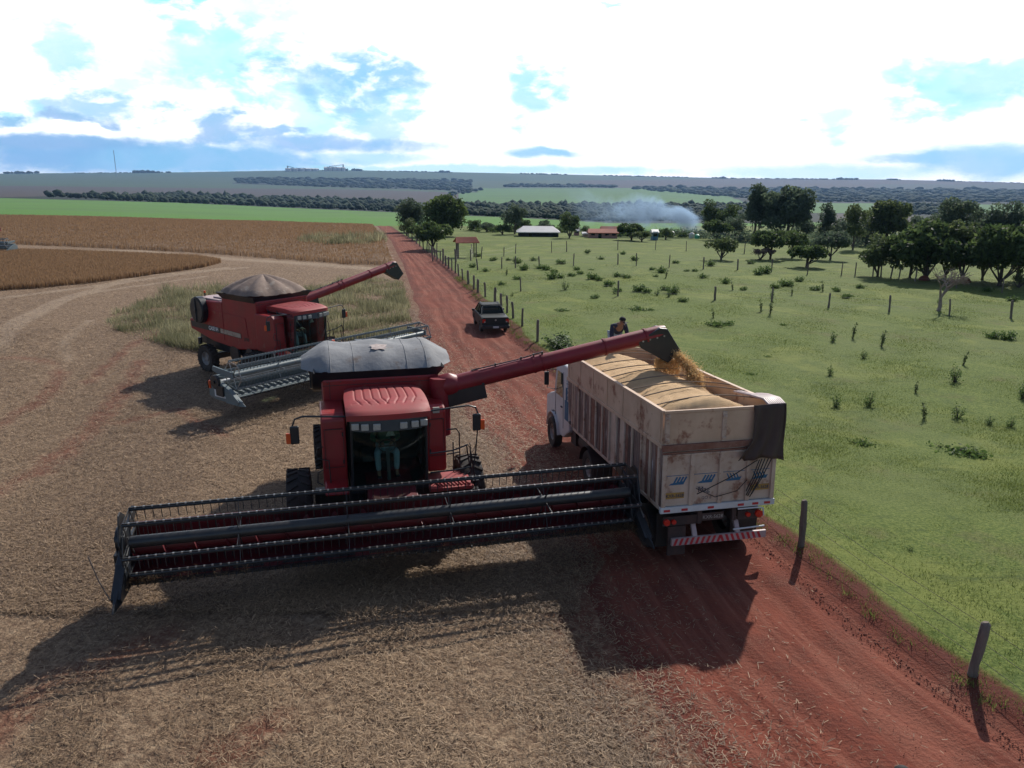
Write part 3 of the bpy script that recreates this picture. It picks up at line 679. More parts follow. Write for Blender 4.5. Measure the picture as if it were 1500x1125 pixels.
# ------------------------------------------------------------------ people
def skinned(name, joints, edges, mat_, parent=None, sub=2, root=0):
    me = bpy.data.meshes.new(name); me.from_pydata([j[0] for j in joints], edges, []); me.materials.append(M[mat_])
    o = bpy.data.objects.new(name, me); COL.objects.link(o)
    if parent: o.parent = parent
    o.modifiers.new('skin', 'SKIN').use_smooth_shade = True
    sk = me.skin_vertices[0].data
    for i, j in enumerate(joints):
        r = j[1]; sk[i].radius = r if isinstance(r, tuple) else (r, r); sk[i].use_root = (i == root)
    s = o.modifiers.new('sub', 'SUBSURF'); s.levels = sub; s.render_levels = sub
    return o
def ellipsoid(mb, c, r, seg=14, rings=9, ztop=1.0, zbot=-1.0):
    c = Vector(c); P = []
    for i in range(rings + 1):
        t = math.acos(max(-1, min(1, ztop + (zbot - ztop) * i / rings))); P.append([c + Vector((math.sin(t) * math.cos(a) * r[0], math.sin(t) * math.sin(a) * r[1], math.cos(t) * r[2])) for a in [2 * PI * k / seg for k in range(seg + 1)]])
    mb.grid(P)
def person(loc, rz, label, J, top, legs, cap='hair', parent_scale=1.0):
    """J: dict of joint positions (pelvis, chest, neck, head, sh/el/ha x2, hip/kn/an/to x2); facing local -y"""
    t = empty('person', loc, rz, label, 'person')
    V = lambda k: Vector(J[k])
    jt = [(V('pelvis'), (.15, .12)), (V('chest') * .5 + V('pelvis') * .5, (.14, .105)), (V('chest'), (.16, .115)), (V('neck'), (.06, .06)), (V('head') - Vector((0, 0, .06)), (.07, .08)), (V('head') + Vector((0, 0, .04)), (.078, .095))]
    ed = [(0, 1), (1, 2), (2, 3), (3, 4), (4, 5)]
    for s in 'LR':
        a = len(jt); jt += [(V('sh' + s), .062), (V('el' + s), .045), (V('ha' + s), .028)]; ed += [(2, a), (a, a + 1), (a + 1, a + 2)]
        d = (V('ha' + s) - V('el' + s)).normalized(); side = Vector((1, 0, 0)) if abs(d.x) < .7 else Vector((0, 1, 0))
        p = len(jt); jt.append((V('ha' + s) + d * .07, (.040, .022))); ed.append((a + 2, p))
        for k, L in ((-1.5, .065), (-.5, .08), (.5, .075), (1.5, .06)):
            q = len(jt); b0 = V('ha' + s) + d * .10 + side * .018 * k; jt += [(b0, .011), (b0 + d * L * .6 + Vector((0, 0, -.012)), .010), (b0 + d * L + Vector((0, 0, -.035)), .008)]; ed += [(p, q), (q, q + 1), (q + 1, q + 2)]
        q = len(jt); b0 = V('ha' + s) + d * .035 + side * .035; jt += [(b0, .012), (b0 + d * .03 + side * .03, .010)]; ed += [(a + 2, q), (q, q + 1)]
        a = len(jt); jt += [(V('hip' + s), .095), (V('kn' + s), .065), (V('an' + s), .045), (V('to' + s), (.045, .03))]; ed += [(0, a), (a, a + 1), (a + 1, a + 2), (a + 2, a + 3)]
    skinned('body', jt, ed, 'skin', t)
    # shirt, trousers follow the same joints, a little wider
    js = [(V('pelvis') + Vector((0, 0, .03)), (.165, .135)), (V('chest') * .5 + V('pelvis') * .5, (.165, .125)), (V('chest'), (.185, .135)), (V('neck') * .7 + V('chest') * .3, (.075, .075))]
    es = [(0, 1), (1, 2), (2, 3)]
    for s in 'LR':
        a = len(js); js += [(V('sh' + s), .080), (V('el' + s), .062), (V('el' + s) * .25 + V('ha' + s) * .75, .045)]; es += [(2, a), (a, a + 1), (a + 1, a + 2)]
    skinned('shirt', js, es, top, t)
    jl = [(V('pelvis'), (.165, .135))]; el_ = []
    for s in 'LR':
        a = len(jl); jl += [(V('hip' + s), .11), (V('kn' + s), .080), (V('an' + s), .062)]; el_ += [(0, a), (a, a + 1), (a + 1, a + 2)]
    skinned('trousers', jl, el_, legs, t)
    h = V('head'); f = MB(); fd = Vector(J.get('face', (0, -1, 0))).normalized()
    f.cyl(h + fd * .095 + Vector((0, 0, -.005)), fd, .016, .03, 8, .008); f.box(h + fd * .085 + Vector((0, 0, -.055)), (.05, .012, .012))
    sd_ = fd.cross(Vector((0, 0, 1))).normalized()
    for q in (-1, 1): f.cyl(h + fd * .078 + sd_ * .032 * q + Vector((0, 0, .02)), fd, .011, .012, 8); f.cyl(h + sd_ * .085 * q, sd_, .026, .02, 8)
    f.obj('face', 'skin', t, smooth=True)
    c = MB(); ellipsoid(c, h + Vector((0, 0, .035)), (.098, .112, .105), ztop=1, zbot=.0)
    c.box(h + fd * .14 + Vector((0, 0, .045)), (.13, .10, .012), Matrix.Rotation(math.atan2(fd.x, -fd.y), 3, 'Z'))
    c.obj('cap', cap, t, smooth=True)
    sh = MB()
    for s in 'LR': sh.bar(V('an' + s) + Vector((0, .05, -.045)), V('to' + s) + Vector((0, -.04, -.03)), .095, .08)
    sh.obj('boots', 'seat', t, bevel=.02)
    return t
SIT = dict(pelvis=(0, .1, .5), chest=(0, .12, .92), neck=(0, .1, 1.1), head=(0, .06, 1.24), shL=(-.2, .1, 1.02), elL=(-.3, -.06, .78), haL=(-.16, -.32, .78), shR=(.2, .1, 1.02), elR=(.3, -.06, .78), haR=(.16, -.32, .78),
           hipL=(-.11, .05, .5), knL=(-.22, -.40, .54), anL=(-.20, -.46, .12), toL=(-.20, -.62, .05), hipR=(.11, .05, .5), knR=(.22, -.40, .54), anR=(.20, -.46, .12), toR=(.20, -.62, .05))
STAND = dict(pelvis=(0, .02, .95), chest=(0, .0, 1.30), neck=(0, -.02, 1.48), head=(0, -.04, 1.62), shL=(-.2, 0, 1.40), elL=(-.26, .02, 1.12), haL=(-.25, -.10, .88), shR=(.2, 0, 1.40), elR=(.26, .02, 1.12), haR=(.25, -.10, .88),
             hipL=(-.10, .02, .92), knL=(-.12, -.02, .50), anL=(-.12, .03, .09), toL=(-.14, -.12, .04), hipR=(.10, .02, .92), knR=(.12, -.02, .50), anR=(.12, .03, .09), toR=(.14, -.12, .04))
BEND = dict(pelvis=(.02, .10, .88), chest=(0, -.14, 1.15), neck=(0, -.26, 1.27), head=(0, -.36, 1.35), face=(.25, -.8, -.45), shL=(-.21, -.16, 1.18), elL=(-.27, -.22, .90), haL=(-.18, -.36, .68), shR=(.21, -.16, 1.18), elR=(.27, -.22, .90), haR=(.18, -.36, .68),
            hipL=(-.10, .08, .86), knL=(-.14, -.02, .46), anL=(-.16, .06, .09), toL=(-.18, -.09, .04), hipR=(.12, .10, .86), knR=(.16, .0, .46), anR=(.18, .08, .09), toR=(.20, -.07, .04))

def text_mb(mb, s, size, org, xdir, ydir, align='CENTER', ext=0.0, bold=0.0):
    cu = bpy.data.curves.new('t', 'FONT'); cu.body = s; cu.size = size; cu.align_x = align; cu.resolution_u = 2; cu.offset = bold
    o = bpy.data.objects.new('t', cu); COL.objects.link(o); dg = bpy.context.evaluated_depsgraph_get(); me = bpy.data.meshes.new_from_object(o.evaluated_get(dg))
    org, xd, yd = Vector(org), Vector(xdir), Vector(ydir)
    mb.add([org + xd * v.co.x + yd * v.co.y for v in me.vertices], [tuple(p.vertices) for p in me.polygons])
    bpy.data.objects.remove(o); bpy.data.curves.remove(cu); bpy.data.meshes.remove(me)

# ------------------------------------------------------------------ combine harvester   (x right, y forward, z up)
def wheel(t, x, y, r, w, out, lug=True, rim='rim', name='wheel', rr=.52):
    p = empty(name, (x, y, r)); p.parent = t
    m = MB(); h = w / 2
    m.lathe((0, 0, 0), [(-h * .7, r * rr), (-h, r * .72), (-h * .95, r * .92), (-h * .6, r * .985), (h * .6, r * .985), (h * .95, r * .92), (h, r * .72), (h * .7, r * rr)], 36)
    if lug:
        for k in range(22):
            a = 2 * PI * k / 22
            for s in (-1, 1):
                a2 = a + (PI / 22 if s > 0 else 0); R_ = Matrix.Rotation(a2, 3, 'X') @ Matrix.Rotation(s * .5, 3, 'Z' if False else 'Y')
                c = Matrix.Rotation(a2, 3, 'X') @ Vector((s * h * .48, 0, r * .99)); m.box(c, (h * .95, .05, .07), Matrix.Rotation(a2, 3, 'X') @ Matrix.Rotation(s * .55, 3, 'Z'))
    m.obj('tyre', 'rubber', p, smooth=True)
    m = MB(); q = out; m.lathe((0, 0, 0), [(q * h * .72, r * (rr + .01)), (q * h * .5, r * rr * .94), (q * h * .15, r * rr * .8), (q * h * .1, r * .2), (q * h * .45, r * .17), (q * h * .45, .001)], 28)
    for k in range(8):
        a = 2 * PI * k / 8; m.cyl((q * h * .2, math.cos(a) * r * .3, math.sin(a) * r * .3), (1, 0, 0), r * .03, .06, 6)
    m.obj('rim', rim, p, smooth=True)
    return p

def header(t, style, zc, half=5.4, yc=3.3):
    red = style == 'auger'
    h = empty('header', (0, 0, zc)); h.parent = t; mt = 'darkred' if red else 'teal'
    H = half; yb = yc - 1.15
    m = MB()
    m.prism([(yb, .10), (yb, .66), (yb - .05, .68), (yb - .05, .05)], -H, H)
    m.prism([(yc - .12, .03), (yb, .10), (yb - .04, .05), (yc - .12, -.02)], -H, H)
    m.bar((-H, yb - .08, .70), (H, yb - .08, .70), .16, .14)
    m.bar((-H, yb - .10, .12), (H, yb - .10, .12), .14, .14)
    for k in range(9): x = -H + (k + .5) * 2 * H / 9; m.b2(x - .03, x + .03, yb - .12, yb - .05, .1, .66)
    m.obj('header_frame', mt, h, bevel=.01)
    m = MB()
    m.b2(-H, H, yc - .12, yc - .04, -.03, .025)
    n = int(2 * H / .152)
    for k in range(n):
        x = -H + (k + .5) * .152; m.add([(x - .018, yc - .05, -.02), (x + .018, yc - .05, -.02), (x + .018, yc - .05, .03), (x - .018, yc - .05, .03), (x, yc + .10, 0)], [(0, 1, 2, 3), (0, 1, 4), (1, 2, 4), (2, 3, 4), (3, 0, 4)])
    m.obj('cutter_bar', 'steel', h)
    if red:
        m = MB(); m.cyl((0, yb + .42, .48), (1, 0, 0), .17, 2 * H - .1, 20)
        for s in (-1, 1):
            pts = []; nt_ = 60
            P = []
            for k in range(nt_ * 8 // 1 + 1 if False else 361):
                u = k / 360; x = s * (.55 + (H - .65) * u); a = s * u * 2 * PI * 8
                P.append([Vector((x, yb + .42 + math.cos(a) * r, .48 + math.sin(a) * r)) for r in (.16, .31)])
            m.grid(P)
        for k in range(12):
            a = k * 2.4; x = -.5 + k * .09; m.cyl((x, yb + .42 + math.cos(a) * .24, .48 + math.sin(a) * .24), (0, math.cos(a), math.sin(a)), .012, .26, 5)
        m.obj('platform_auger', 'darkred', h, smooth=True)
        m = MB(); 
        for k in range(12):
            x = -H + .5 + k * (2 * H - 1) / 11; m.prism([(yc - .16, .036), (yb + .75, .073), (yb + .75, .078), (yc - .16, .041)], x - .30 - .06 * (k % 3), x + .22 + .08 * (k % 2))
        m.obj('wear_plate', 'black', h, split='isl')
    else:
        m = MB()
        for s in (-1, 1):
            x0, x1 = (s * .75, s * (H - .1)); a, b = min(x0, x1), max(x0, x1)
            m.prism([(yc - .2, .05), (yb + .12, .13), (yb + .12, .10), (yc - .2, .03)], a, b)
            k = a + .1
            while k < b: m.b2(k, k + .035, yb + .14, yc - .24, .07, .145); k += .3
        m.b2(-.7, .7, yb + .1, yc - .22, .06, .12)
        m.obj('draper_belt', 'canvas', h)
        m = MB(); m.cyl((0, yb + .08, .50), (1, 0, 0), .11, 2 * H - .1, 14); m.obj('back_tube', 'bright', h, smooth=True)
    # dividers
    for s in (-1, 1):
        x = s * (H + .06); m = MB()
        m.prism([(yb - .25, .0), (yb - .25, .55), (yb + .2, .72), (yc - .1, .42), (yc + .55, .02), (yc + .45, -.12), (yb, -.10)], x - .09, x + .09)
        m.add([(x - .13, yc - .25, -.12), (x + .13, yc - .25, -.12), (x + .13, yc - .25, .40), (x - .13, yc - .25, .40), (x - .08, yc + .45, -.14), (x + .08, yc + .45, -.14), (x + .05, yc + .35, .14), (x - .05, yc + .35, .14), (x - .02, yc + .85, -.12), (x + .02, yc + .85, -.12), (x, yc + .82, -.06)], [(0, 1, 2, 3), (0, 1, 5, 4), (1, 2, 6, 5), (2, 3, 7, 6), (3, 0, 4, 7), (4, 5, 9, 8), (5, 6, 10, 9), (6, 7, 10), (7, 4, 8, 10), (8, 9, 10)])
        m.obj('crop_divider', 'black' if red else 'teal', h, bevel=.03)
    # reel
    ry, rz, rr = yc - (.26 if red else .12), (.80 if red else .93), (.64 if red else .56)
    m = MB(); m.cyl((0, ry, rz), (1, 0, 0), .12, 2 * H - .25, 18)
    m.obj('reel_tube', 'steel' if red else 'teal', h, smooth=True)
    for b in range(6):
        a = PI / 2 + b * PI / 3 + (.436 if red else .35); by, bz = ry + math.cos(a) * rr, rz + math.sin(a) * rr
        m = MB(); m.cyl((0, by, bz), (1, 0, 0), .028, 2 * H - .2, 8); m.b2(-H + .12, H - .12, by - .014, by + .014, bz - .035, bz + .045)
        k = -H + .18
        while k < H - .15:
            m.bar((k, by, bz), (k, by - .05, bz - .25), .014, .014); m.mi = 1; m.box((k, by, bz + .035), (.035, .035, .03)); m.mi = 0; k += .155
        m.obj('reel_bat', ['black' if red else 'teal', 'bright'], h)
    for x in [-H + .12, -H * .6, -H * .2, H * .2, H * .6, H - .12]:
        m = MB(); 
        for b in range(6):
            a = PI / 2 + b * PI / 3 + (.436 if red else .35); e = (x, ry + math.cos(a) * rr, rz + math.sin(a) * rr)
            a2 = a + PI / 3; e2 = (x, ry + math.cos(a2) * rr, rz + math.sin(a2) * rr)
            m.bar((x, ry, rz), e, .05, .012, up=(1, 0, 0)); 
            if abs(x) > H - 1: m.bar(e, e2, .05, .012, up=(1, 0, 0))
        m.obj('reel_spider', 'steel' if red else 'bright', h)
    for s in (-1, 1):
        x = s * (H - .02); m = MB()
        m.prism([(yb - .15, .98), (yb - .1, 1.16), (ry + .1, rz + .16), (ry + .15, rz - .1), (yb + .2, .9)], x - .035, x + .035)
        if red: m.prism([(ry - .5, rz - .3), (ry - .35, rz + .45), (ry - .05, rz + .64), (ry + .12, rz + .62), (ry + .35, rz + .1), (ry + .2, rz - .5), (ry - .2, rz - .62)], x + s * .02 - .012, x + s * .02 + .012)
        m.bar((x, yb - .1, .7), (x, ry - .35, rz - .12), .05, .05)
        m.obj('reel_arm', 'black' if red else 'teal', h, bevel=.008)
    m = MB(); x = H + .2
    m.cyl((x - .02, yb + .3, .62), (1, 0, 0), .26, .12, 20); m.cyl((x, yb + .3, .62), (1, 0, 0), .07, .2, 10); m.b2(x - .1, x + .03, yb + .35, yb + .8, .1, .5)
    m.ring([(x, yb + .1, .9), (x + .08, yb - .1, .6), (x, yb - .2, .3)], .02, 6); m.ring([(x - .1, yb - .2, .7), (x, yb + .2, .35), (x, yb + .6, .3)], .025, 6)
    m.obj('drive_housing', 'black' if red else 'steel', h, smooth=True)
    if red:
        m = MB(); m.ring([(H + .16, yc + .5, .0), (H + .30, yc + .52, .45), (H + .42, yc + .5, .95)], .012, 6); m.obj('marker_rod', 'post', h)
        m = MB(); m.bar((-H - .2, yb + .35, .42), (-H - .28, yb + .7, .36), .10, .05); m.bar((-H - .12, yb + .2, .86), (-H - .12, yc + .1, .30), .03, .05); m.obj('bright_strut', 'bright', h)
    else:
        m = MB(); x = H + .155; m.prism([(yc - 1.0, .02), (yc - 1.0, .32), (yc - .65, .32), (yc - .2, .04)], x, x + .012); m.obj('white_decal', 'white', h)
        m = MB(); m.b2(H + .12, H + .2, yb - .2, yb - .08, .3, .6); m.obj('reflector', 'orange', h)
    if red:
        n = 5200; x = np.where(rng.uniform(0, 1, n) < .62, rng.uniform(-H, H, n), np.where(rng.uniform(0, 1, n) < .75, -H + rng.beta(1.2, 4, n) * 2.6, H - rng.beta(1.2, 5, n) * 2.0)); y = yc + rng.normal(-.02, .10, n); z = .05 + np.abs(rng.normal(0, .05, n)) - (rng.uniform(0, 1, n) > .8) * rng.uniform(0, .25, n)
        a = rng.uniform(0, 2 * PI, n); L = rng.uniform(.05, .22, n); w = .006; dz = rng.normal(0, .35, n) * L; dx, dy = np.cos(a) * L / 2, np.sin(a) * L / 2; V = np.empty((n, 4, 3))
        V[:, 0] = np.stack([x - dx, y - dy - w, z], 1); V[:, 1] = np.stack([x - dx, y - dy + w, z + w], 1); V[:, 2] = np.stack([x + dx, y + dy + w, z + dz + w], 1); V[:, 3] = np.stack([x + dx, y + dy - w, z + dz], 1)
        o = npmesh('caught_straw', V.reshape(-1, 3), np.arange(4 * n).reshape(n, 4), 'straw', {'v': ('FLOAT', np.repeat(rng.beta(1.5, 2.4, n), 4))}, parent=h); o['kind'] = 'stuff'
    return h

def combine(loc, rz, style, label, group, aug=None, zc=.86, hhalf=5.4, sc=.93, KZ=1.126):
    t = empty('combine_harvester', loc, rz, label, 'combine harvester', group)
    # --- body shell
    m = MB()
    m.prism([(-6.1, 1.72), (-6.15, 2.15), (-5.75, 2.22), (-5.55, 3.02), (-3.3, 3.12), (-3.2, 3.36), (-.62, 3.36), (-.62, 1.45), (-.9, 1.38), (-2.2, 1.22), (-4.2, 1.35)], -1.42, 1.42)
    m.obj('body', 'red', t, bevel=.05)
    m = MB()   # crease lines and panel frames on the flanks
    for s in (-1, 1):
        x = s * 1.432
        m.bar((x, -4.6, 2.72), (x, -1.5, 2.60), .02, .035); m.bar((x, -1.5, 2.60), (x, -1.38, 1.85), .02, .035); m.bar((x, -3.28, 1.5), (x, -3.28, 3.1), .012, .02)
    m.obj('panel_trim', 'redroof', t, split='x')
    m = MB()
    for s in (-1, 1):
        x = s * 1.428; m.add([(x, -6.0, 1.82), (x, -6.05, 2.08), (x, -1.9, 1.93), (x, -1.9, 1.72)], [(0, 1, 2, 3)])
    m.obj('side_stripe', 'black', t, split='x')
    m = MB()
    for s in (-1, 1): x = s * 1.434; m.add([(x, -3.55, 1.79), (x, -3.55, 1.98), (x, -1.95, 1.92), (x, -1.95, 1.74)], [(0, 1, 2, 3)])
    m.obj('silver_stripe', 'bright', t, split='x')
    m = MB()
    for s in (-1, 1): text_mb(m, 'CASE IH', .22, (s * 1.438, -4.12, 1.835), (0, s, 0), (0, 0, 1), bold=.010)
    m.obj('side_lettering', 'white', t, split='x')
    m = MB()
    for s in (-1, 1): text_mb(m, '2799', .20, (s * 1.438, -1.5, 1.66), (0, s, 0), (0, 0, 1), bold=.006)
    m.obj('number_lettering', 'black', t, split='x')
    m = MB(); m.b2(-1.25, 1.25, -5.45, -3.4, 3.06, 3.14); m.b2(.2, 1.0, -4.6, -3.7, 3.14, 3.2); m.obj('engine_deck', 'deck', t, bevel=.02)
    m = MB(); m.cyl((.3, -4.4, 3.32), (0, 0, 1), .12, .42, 14); m.cyl((.9, -3.7, 3.3), (0, 0, 1), .07, .4, 10); m.obj('exhaust', 'black', t, smooth=True, split='isl')
    m = MB()
    for x in (-1.25, 1.25): m.b2(x - .006, x + .006, -.615, -.611, 1.5, 3.3)
    for k in range(9): m.cyl((-1.3 + k * .325, -.612, 3.30), (0, 1, 0), .014, .012, 6)
    m.b2(-1.42, 1.42, -.616, -.611, 3.215, 3.228)
    m.obj('seam', 'black', t)
    m = MB()
    for sx in (-1, 1):
        a_, b_, yy = (.97, 1.50, .812) if sx > 0 else (-1.45, -.99, .562)
        for q in (a_ + .05, b_ - .05): m.b2(q - .005, q + .005, yy - .03, yy + .002, 1.78, 2.62)
        m.b2(a_ + .05, b_ - .05, yy - .03, yy + .002, 1.78, 1.79); m.b2(a_ + .05, b_ - .05, yy - .04, yy - .008, 2.61, 2.62)
        for z_ in (1.9, 2.5): m.box((a_ + .07 if sx > 0 else b_ - .07, yy, z_), (.03, .03, .08))
    m.obj('cowl_seam', 'black', t, split='x')
    # rotary air screen
    m = MB(); m.cyl((1.52, -5.0, 2.64), (1, 0, 0), .57, .34, 36); m.mi = 1; m.cyl((1.70, -5.0, 2.64), (1, 0, 0), .51, .04, 36); m.mi = 0
    m.bar((1.74, -5.0, 2.14), (1.74, -5.0, 3.14), .06, .03); m.cyl((1.76, -5.0, 2.64), (1, 0, 0), .07, .06, 12)
    m.obj('rotary_screen', ['black', 'steel'], t, smooth=True, bevel=.02)
    m = MB(); m.b2(-1.1, 1.1, -5.4, -.6, .9, 1.4); m.b2(-.9, .9, -6.2, -5.0, 1.0, 1.6); m.b2(-1.75, 1.75, -.22, .22, .62, 1.0); m.b2(-1.2, 1.2, -4.75, -4.45, .5, .75); m.prism([(-.8, 1.0), (-.6, 1.45), (1.1, 1.3), (1.1, 1.0)], -.95, .95)
    m.cyl((1.35, -2.6, 1.0), (1, 0, 0), .35, .14, 20); m.cyl((1.35, -1.4, 1.1), (1, 0, 0), .28, .14, 20); m.bar((1.38, -2.6, 1.33), (1.38, -1.4, 1.37), .05, .03); m.cyl((1.3, -5.6, 1.2), (0, 0, 1), .10, .3, 12)
    m.obj('undercarriage', 'black', t, bevel=.02)
    m = MB(); m.prism([(.3, 1.45), (.4, .85), (2.15, zc - .03), (2.15, zc + .62)], -.55, .55); m.obj('feeder_house', 'darkred', t, bevel=.03)
    # --- grain tank extension and cover
    m = MB(); zb, zt_ = 3.36, 3.72
    lo = [(-1.35, -3.1), (1.35, -3.1), (1.35, -.75), (-1.35, -.75)]; hi = [(-1.62, -3.4), (1.62, -3.4), (1.62, -.5), (-1.62, -.5)]
    m.add([(a, b, zb) for a, b in lo] + [(a, b, zt_) for a, b in hi], [(i, (i + 1) % 4, 4 + (i + 1) % 4, 4 + i) for i in range(4)])
    m.obj('tank_extension', 'black', t)
    m = MB(); P = []
    if style == 'auger':     # long taut cover: flat top, drooping pointed ends
        xs = sorted([-1.92, -1.80, -1.6, -1.45, -1.32, -1.2, -1.07, -.95, -.82, -.70, -.52, -.35, -.18, 0, .18, .35, .5, .62, .76, .9, 1.05, 1.2, 1.32, 1.45, 1.6, 1.82, 1.92])
        for x in xs:
            e = abs(x) / 1.9; tz = 4.10 - .02 * abs(x) - (.26 * max(0, (abs(x) - 1.25) / .65) ** 1.3 if abs(x) > 1.25 else 0); hy = 1.28 - .75 * max(0, (abs(x) - 1.2) / .7) ** 1.4 if abs(x) > 1.2 else 1.28
            row = []
            for k in range(15):
                u = -1 + 2 * k / 14; y = -1.95 + u * (hy + .12); s = abs(u) ** 3.2
                z = tz - s * (.40 if abs(x) < 1.3 else .34) - .045 * abs(math.sin((x + 1.2) * 2.6)) * (abs(x) < 1.25) - .018 * math.sin(u * 9 + x * 7) * (1 - abs(u)) + .012 * math.sin(x * 31 + u * 8) * (abs(x) > 1.1) * abs(u)
                if abs(x) in (1.32, .70): z += .015
                row.append(Vector((x, y, max(z, 3.66))))
            P.append(row)
        m.grid(P); o = m.obj('tank_cover', 'silver', t, smooth=True)
        for i_ in (5, 9, 17, 21):
            q_ = MB(); q_.ring([p + Vector((0, 0, .002)) for p in P[i_]], .009, 5); q_.obj('tank_cover_seam', 'silver', t, smooth=True)
        m = MB(); 
        pts = []
        zz = 4.112
        for k in range(22):
            a = 2 * PI * k / 22; r = .62 / max(abs(math.cos(a)), abs(math.sin(a))) ** .8 + random.uniform(-.14, .12); xx, yy = -.05 + math.cos(a) * .34 * r, -1.35 + math.sin(a) * .30 * r; u = (yy + 1.95) / 1.4
            pts.append((xx, yy, 4.10 - .02 * abs(xx) - abs(u) ** 3.2 * .40 + .022))
        m.add(pts + [(-.05, -1.35, 4.10 - (.6 / 1.4) ** 3.2 * .4 + .024)], [(k, (k + 1) % 22, 22) for k in range(22)]); m.obj('torn_patch', 'patch', t)
    else:                     # ribbed dome cover
        ns, nr = 48, 12
        for i in range(nr + 1):
            r = i / nr; row = []
            for k in range(ns + 1):
                a = 2 * PI * k / ns; rib = abs(math.cos(a * 4)) ; rx, ry = 1.84, 1.74
                q = max(abs(math.cos(a)), abs(math.sin(a))); w = 1 / (q ** .45)
                z = 4.42 - .62 * r ** 1.7 - .07 * (1 - rib) * math.sin(PI * min(1, r)) - (.05 * (1 - rib) * r ** 3) + .015 * math.sin(a * 23) * r * r
                if r > .99: z -= .05
                row.append(Vector((math.cos(a) * rx * r * w * .93 * (1 - .06 * (1 - rib)), -1.95 + math.sin(a) * ry * r * w * .93 * (1 - .06 * (1 - rib)), z)))
            P.append(row)
        m.grid(P); m.obj('tank_cover', 'browntarp', t, smooth=True)
    # --- cab
    c = MB()
    for s in (-1, 1):
        c.bar((s * .86, 1.22, 1.35), (s * .84, 1.38, 2.92), .07, .07); c.bar((s * .88, .15, 1.35), (s * .86, .15, 2.92), .08, .06); c.bar((s * .88, -.5, 1.35), (s * .86, -.5, 2.92), .08, .08)
        c.b2(s * .84, s * .91, -.5, 1.22, 1.28, 1.40)
    c.b2(-.9, .9, -.5, 1.28, 1.22, 1.33); c.b2(-.86, .86, -.54, -.48, 1.33, 2.9)
    c.bar((-.86, 1.24, 1.36), (.86, 1.24, 1.36), .05, .07)
    c.obj('cab', 'black', t, bevel=.012)
    m = MB(); P = [[Vector((x, 1.26 + .16 * (1 - (x / .86) ** 2) + (z - 1.36) * .09, z)) for x in np.linspace(-.84, .84, 13)] for z in (1.36, 1.9, 2.4, 2.86)]
    m.grid(P); m.obj('windshield', 'glass', t, smooth=True)
    for s in (-1, 1):
        m = MB(); m.add([(s * .875, -.45, 1.42), (s * .875, 1.2, 1.42), (s * .86, 1.34, 2.86), (s * .86, -.45, 2.86)], [(0, 1, 2, 3)]); m.obj('side_window', 'glass', t)
    m = MB(); P = []
    def roofz(x, y):
        z = np.interp(y, [-.62, -.3, .2, .8, 1.2, 1.45, 1.55], [3.06, 3.11, 3.12, 3.115, 3.085, 3.05, 3.00]) - .05 * abs(x) ** 6
        if -.45 < y < 1.08 and abs(x) < .84:
            for k in range(8):
                c0 = -.74 + k * .211; c1_ = c0 + (0.13 if c0 < 0 else -.13) * max(0, (y - .7) / .38)
                z -= .022 * math.exp(-((x - c1_) / .020) ** 2)
            z -= .018 * math.exp(-((y - .98) / .02) ** 2)
        return z
    xs = np.linspace(-1, 1, 121)
    for y in list(np.linspace(-.62, 1.2, 46)) + [1.28, 1.36, 1.44, 1.50, 1.55]:
        w = .90 + .06 * min(1, (y + .62) / 1.0)
        P.append([Vector((x * w, y + (.10 * (1 - x * x) if y > 1 else 0) * min(1, (y - 1) / .3) - (.16 * x ** 6 if y > 1 else 0) * min(1, (y - 1) / .3), roofz(x, y))) for x in xs])
    P.append([p + Vector((0, -.02, -.12)) for p in P[-1]]); m.grid(P)
    m.grid([[p[0] for p in P], [p[0] + Vector((0.01, 0, -.12)) for p in P]]); m.grid([[p[-1] for p in P], [p[-1] + Vector((-.01, 0, -.12)) for p in P]])
    m.b2(-.88, .88, -.6, 1.40, 2.86, 2.92)
    m.obj('roof', 'redroof', t, smooth=True)
    m = MB(); m.grid([[Vector((x, 1.53 + .05 * (2.9 - z) / .2 + .10 * (1 - (x / .88) ** 2) - .16 * (x / .9) ** 6, z)) for x in np.linspace(-.88, .88, 13)] for z in (2.88, 2.66)])
    m.grid([[Vector((x, y + .10 * (1 - (x / .88) ** 2) - .18 * (x / .9) ** 6, 2.71)) for x in np.linspace(-.88, .88, 13)] for y in (1.3, 1.56)])
    m.obj('light_panel', 'black', t)
    for x in (-.77, -.56, -.30, .30, .56, .77):
        m = MB(); m.box((x, 1.605 + .09 * (1 - (x / .88) ** 2) - .13 * (x / .9) ** 6, 2.765), (.165, .07, .13)); m.obj('work_light', 'lens', t, bevel=.015)
    # interior
    m = MB(); m.b2(-.26, .26, -.15, .35, 1.6, 1.78); m.prism([(-.2, 1.75), (-.12, 1.75), (-.2, 2.45), (-.3, 2.45)], -.26, .26); m.b2(-.2, .2, -.1, .3, 1.33, 1.6); m.b2(.36, .62, -.1, .7, 1.7, 1.85); m.obj('seat', 'seat', t, bevel=.03)
    m = MB(); m.bar((0, .95, 1.33), (0, .72, 2.0), .08, .08)
    m.ring([(math.cos(a) * .2, .70 - math.sin(a) * .06 * 1.0, 2.04 + math.sin(a) * .12) for a in np.linspace(0, 2 * PI, 20)], .016, 6, cap=False); m.bar((-.2, .7, 2.04), (.2, .7, 2.04), .03, .02)
    m.obj('steering_column', 'black', t)
    m = MB(); m.add([(-.02, 1.40, 2.68), (-.13, 1.40, 2.47), (.09, 1.40, 2.47), (-.02, 1.46, 2.50)], [(0, 1, 3), (0, 3, 2), (1, 2, 3), (0, 1, 2)]); m.cyl((-.02, 1.40, 2.71), (0, 0, 1), .006, .12, 5); m.obj('hanging_ornament', 'lens', t)
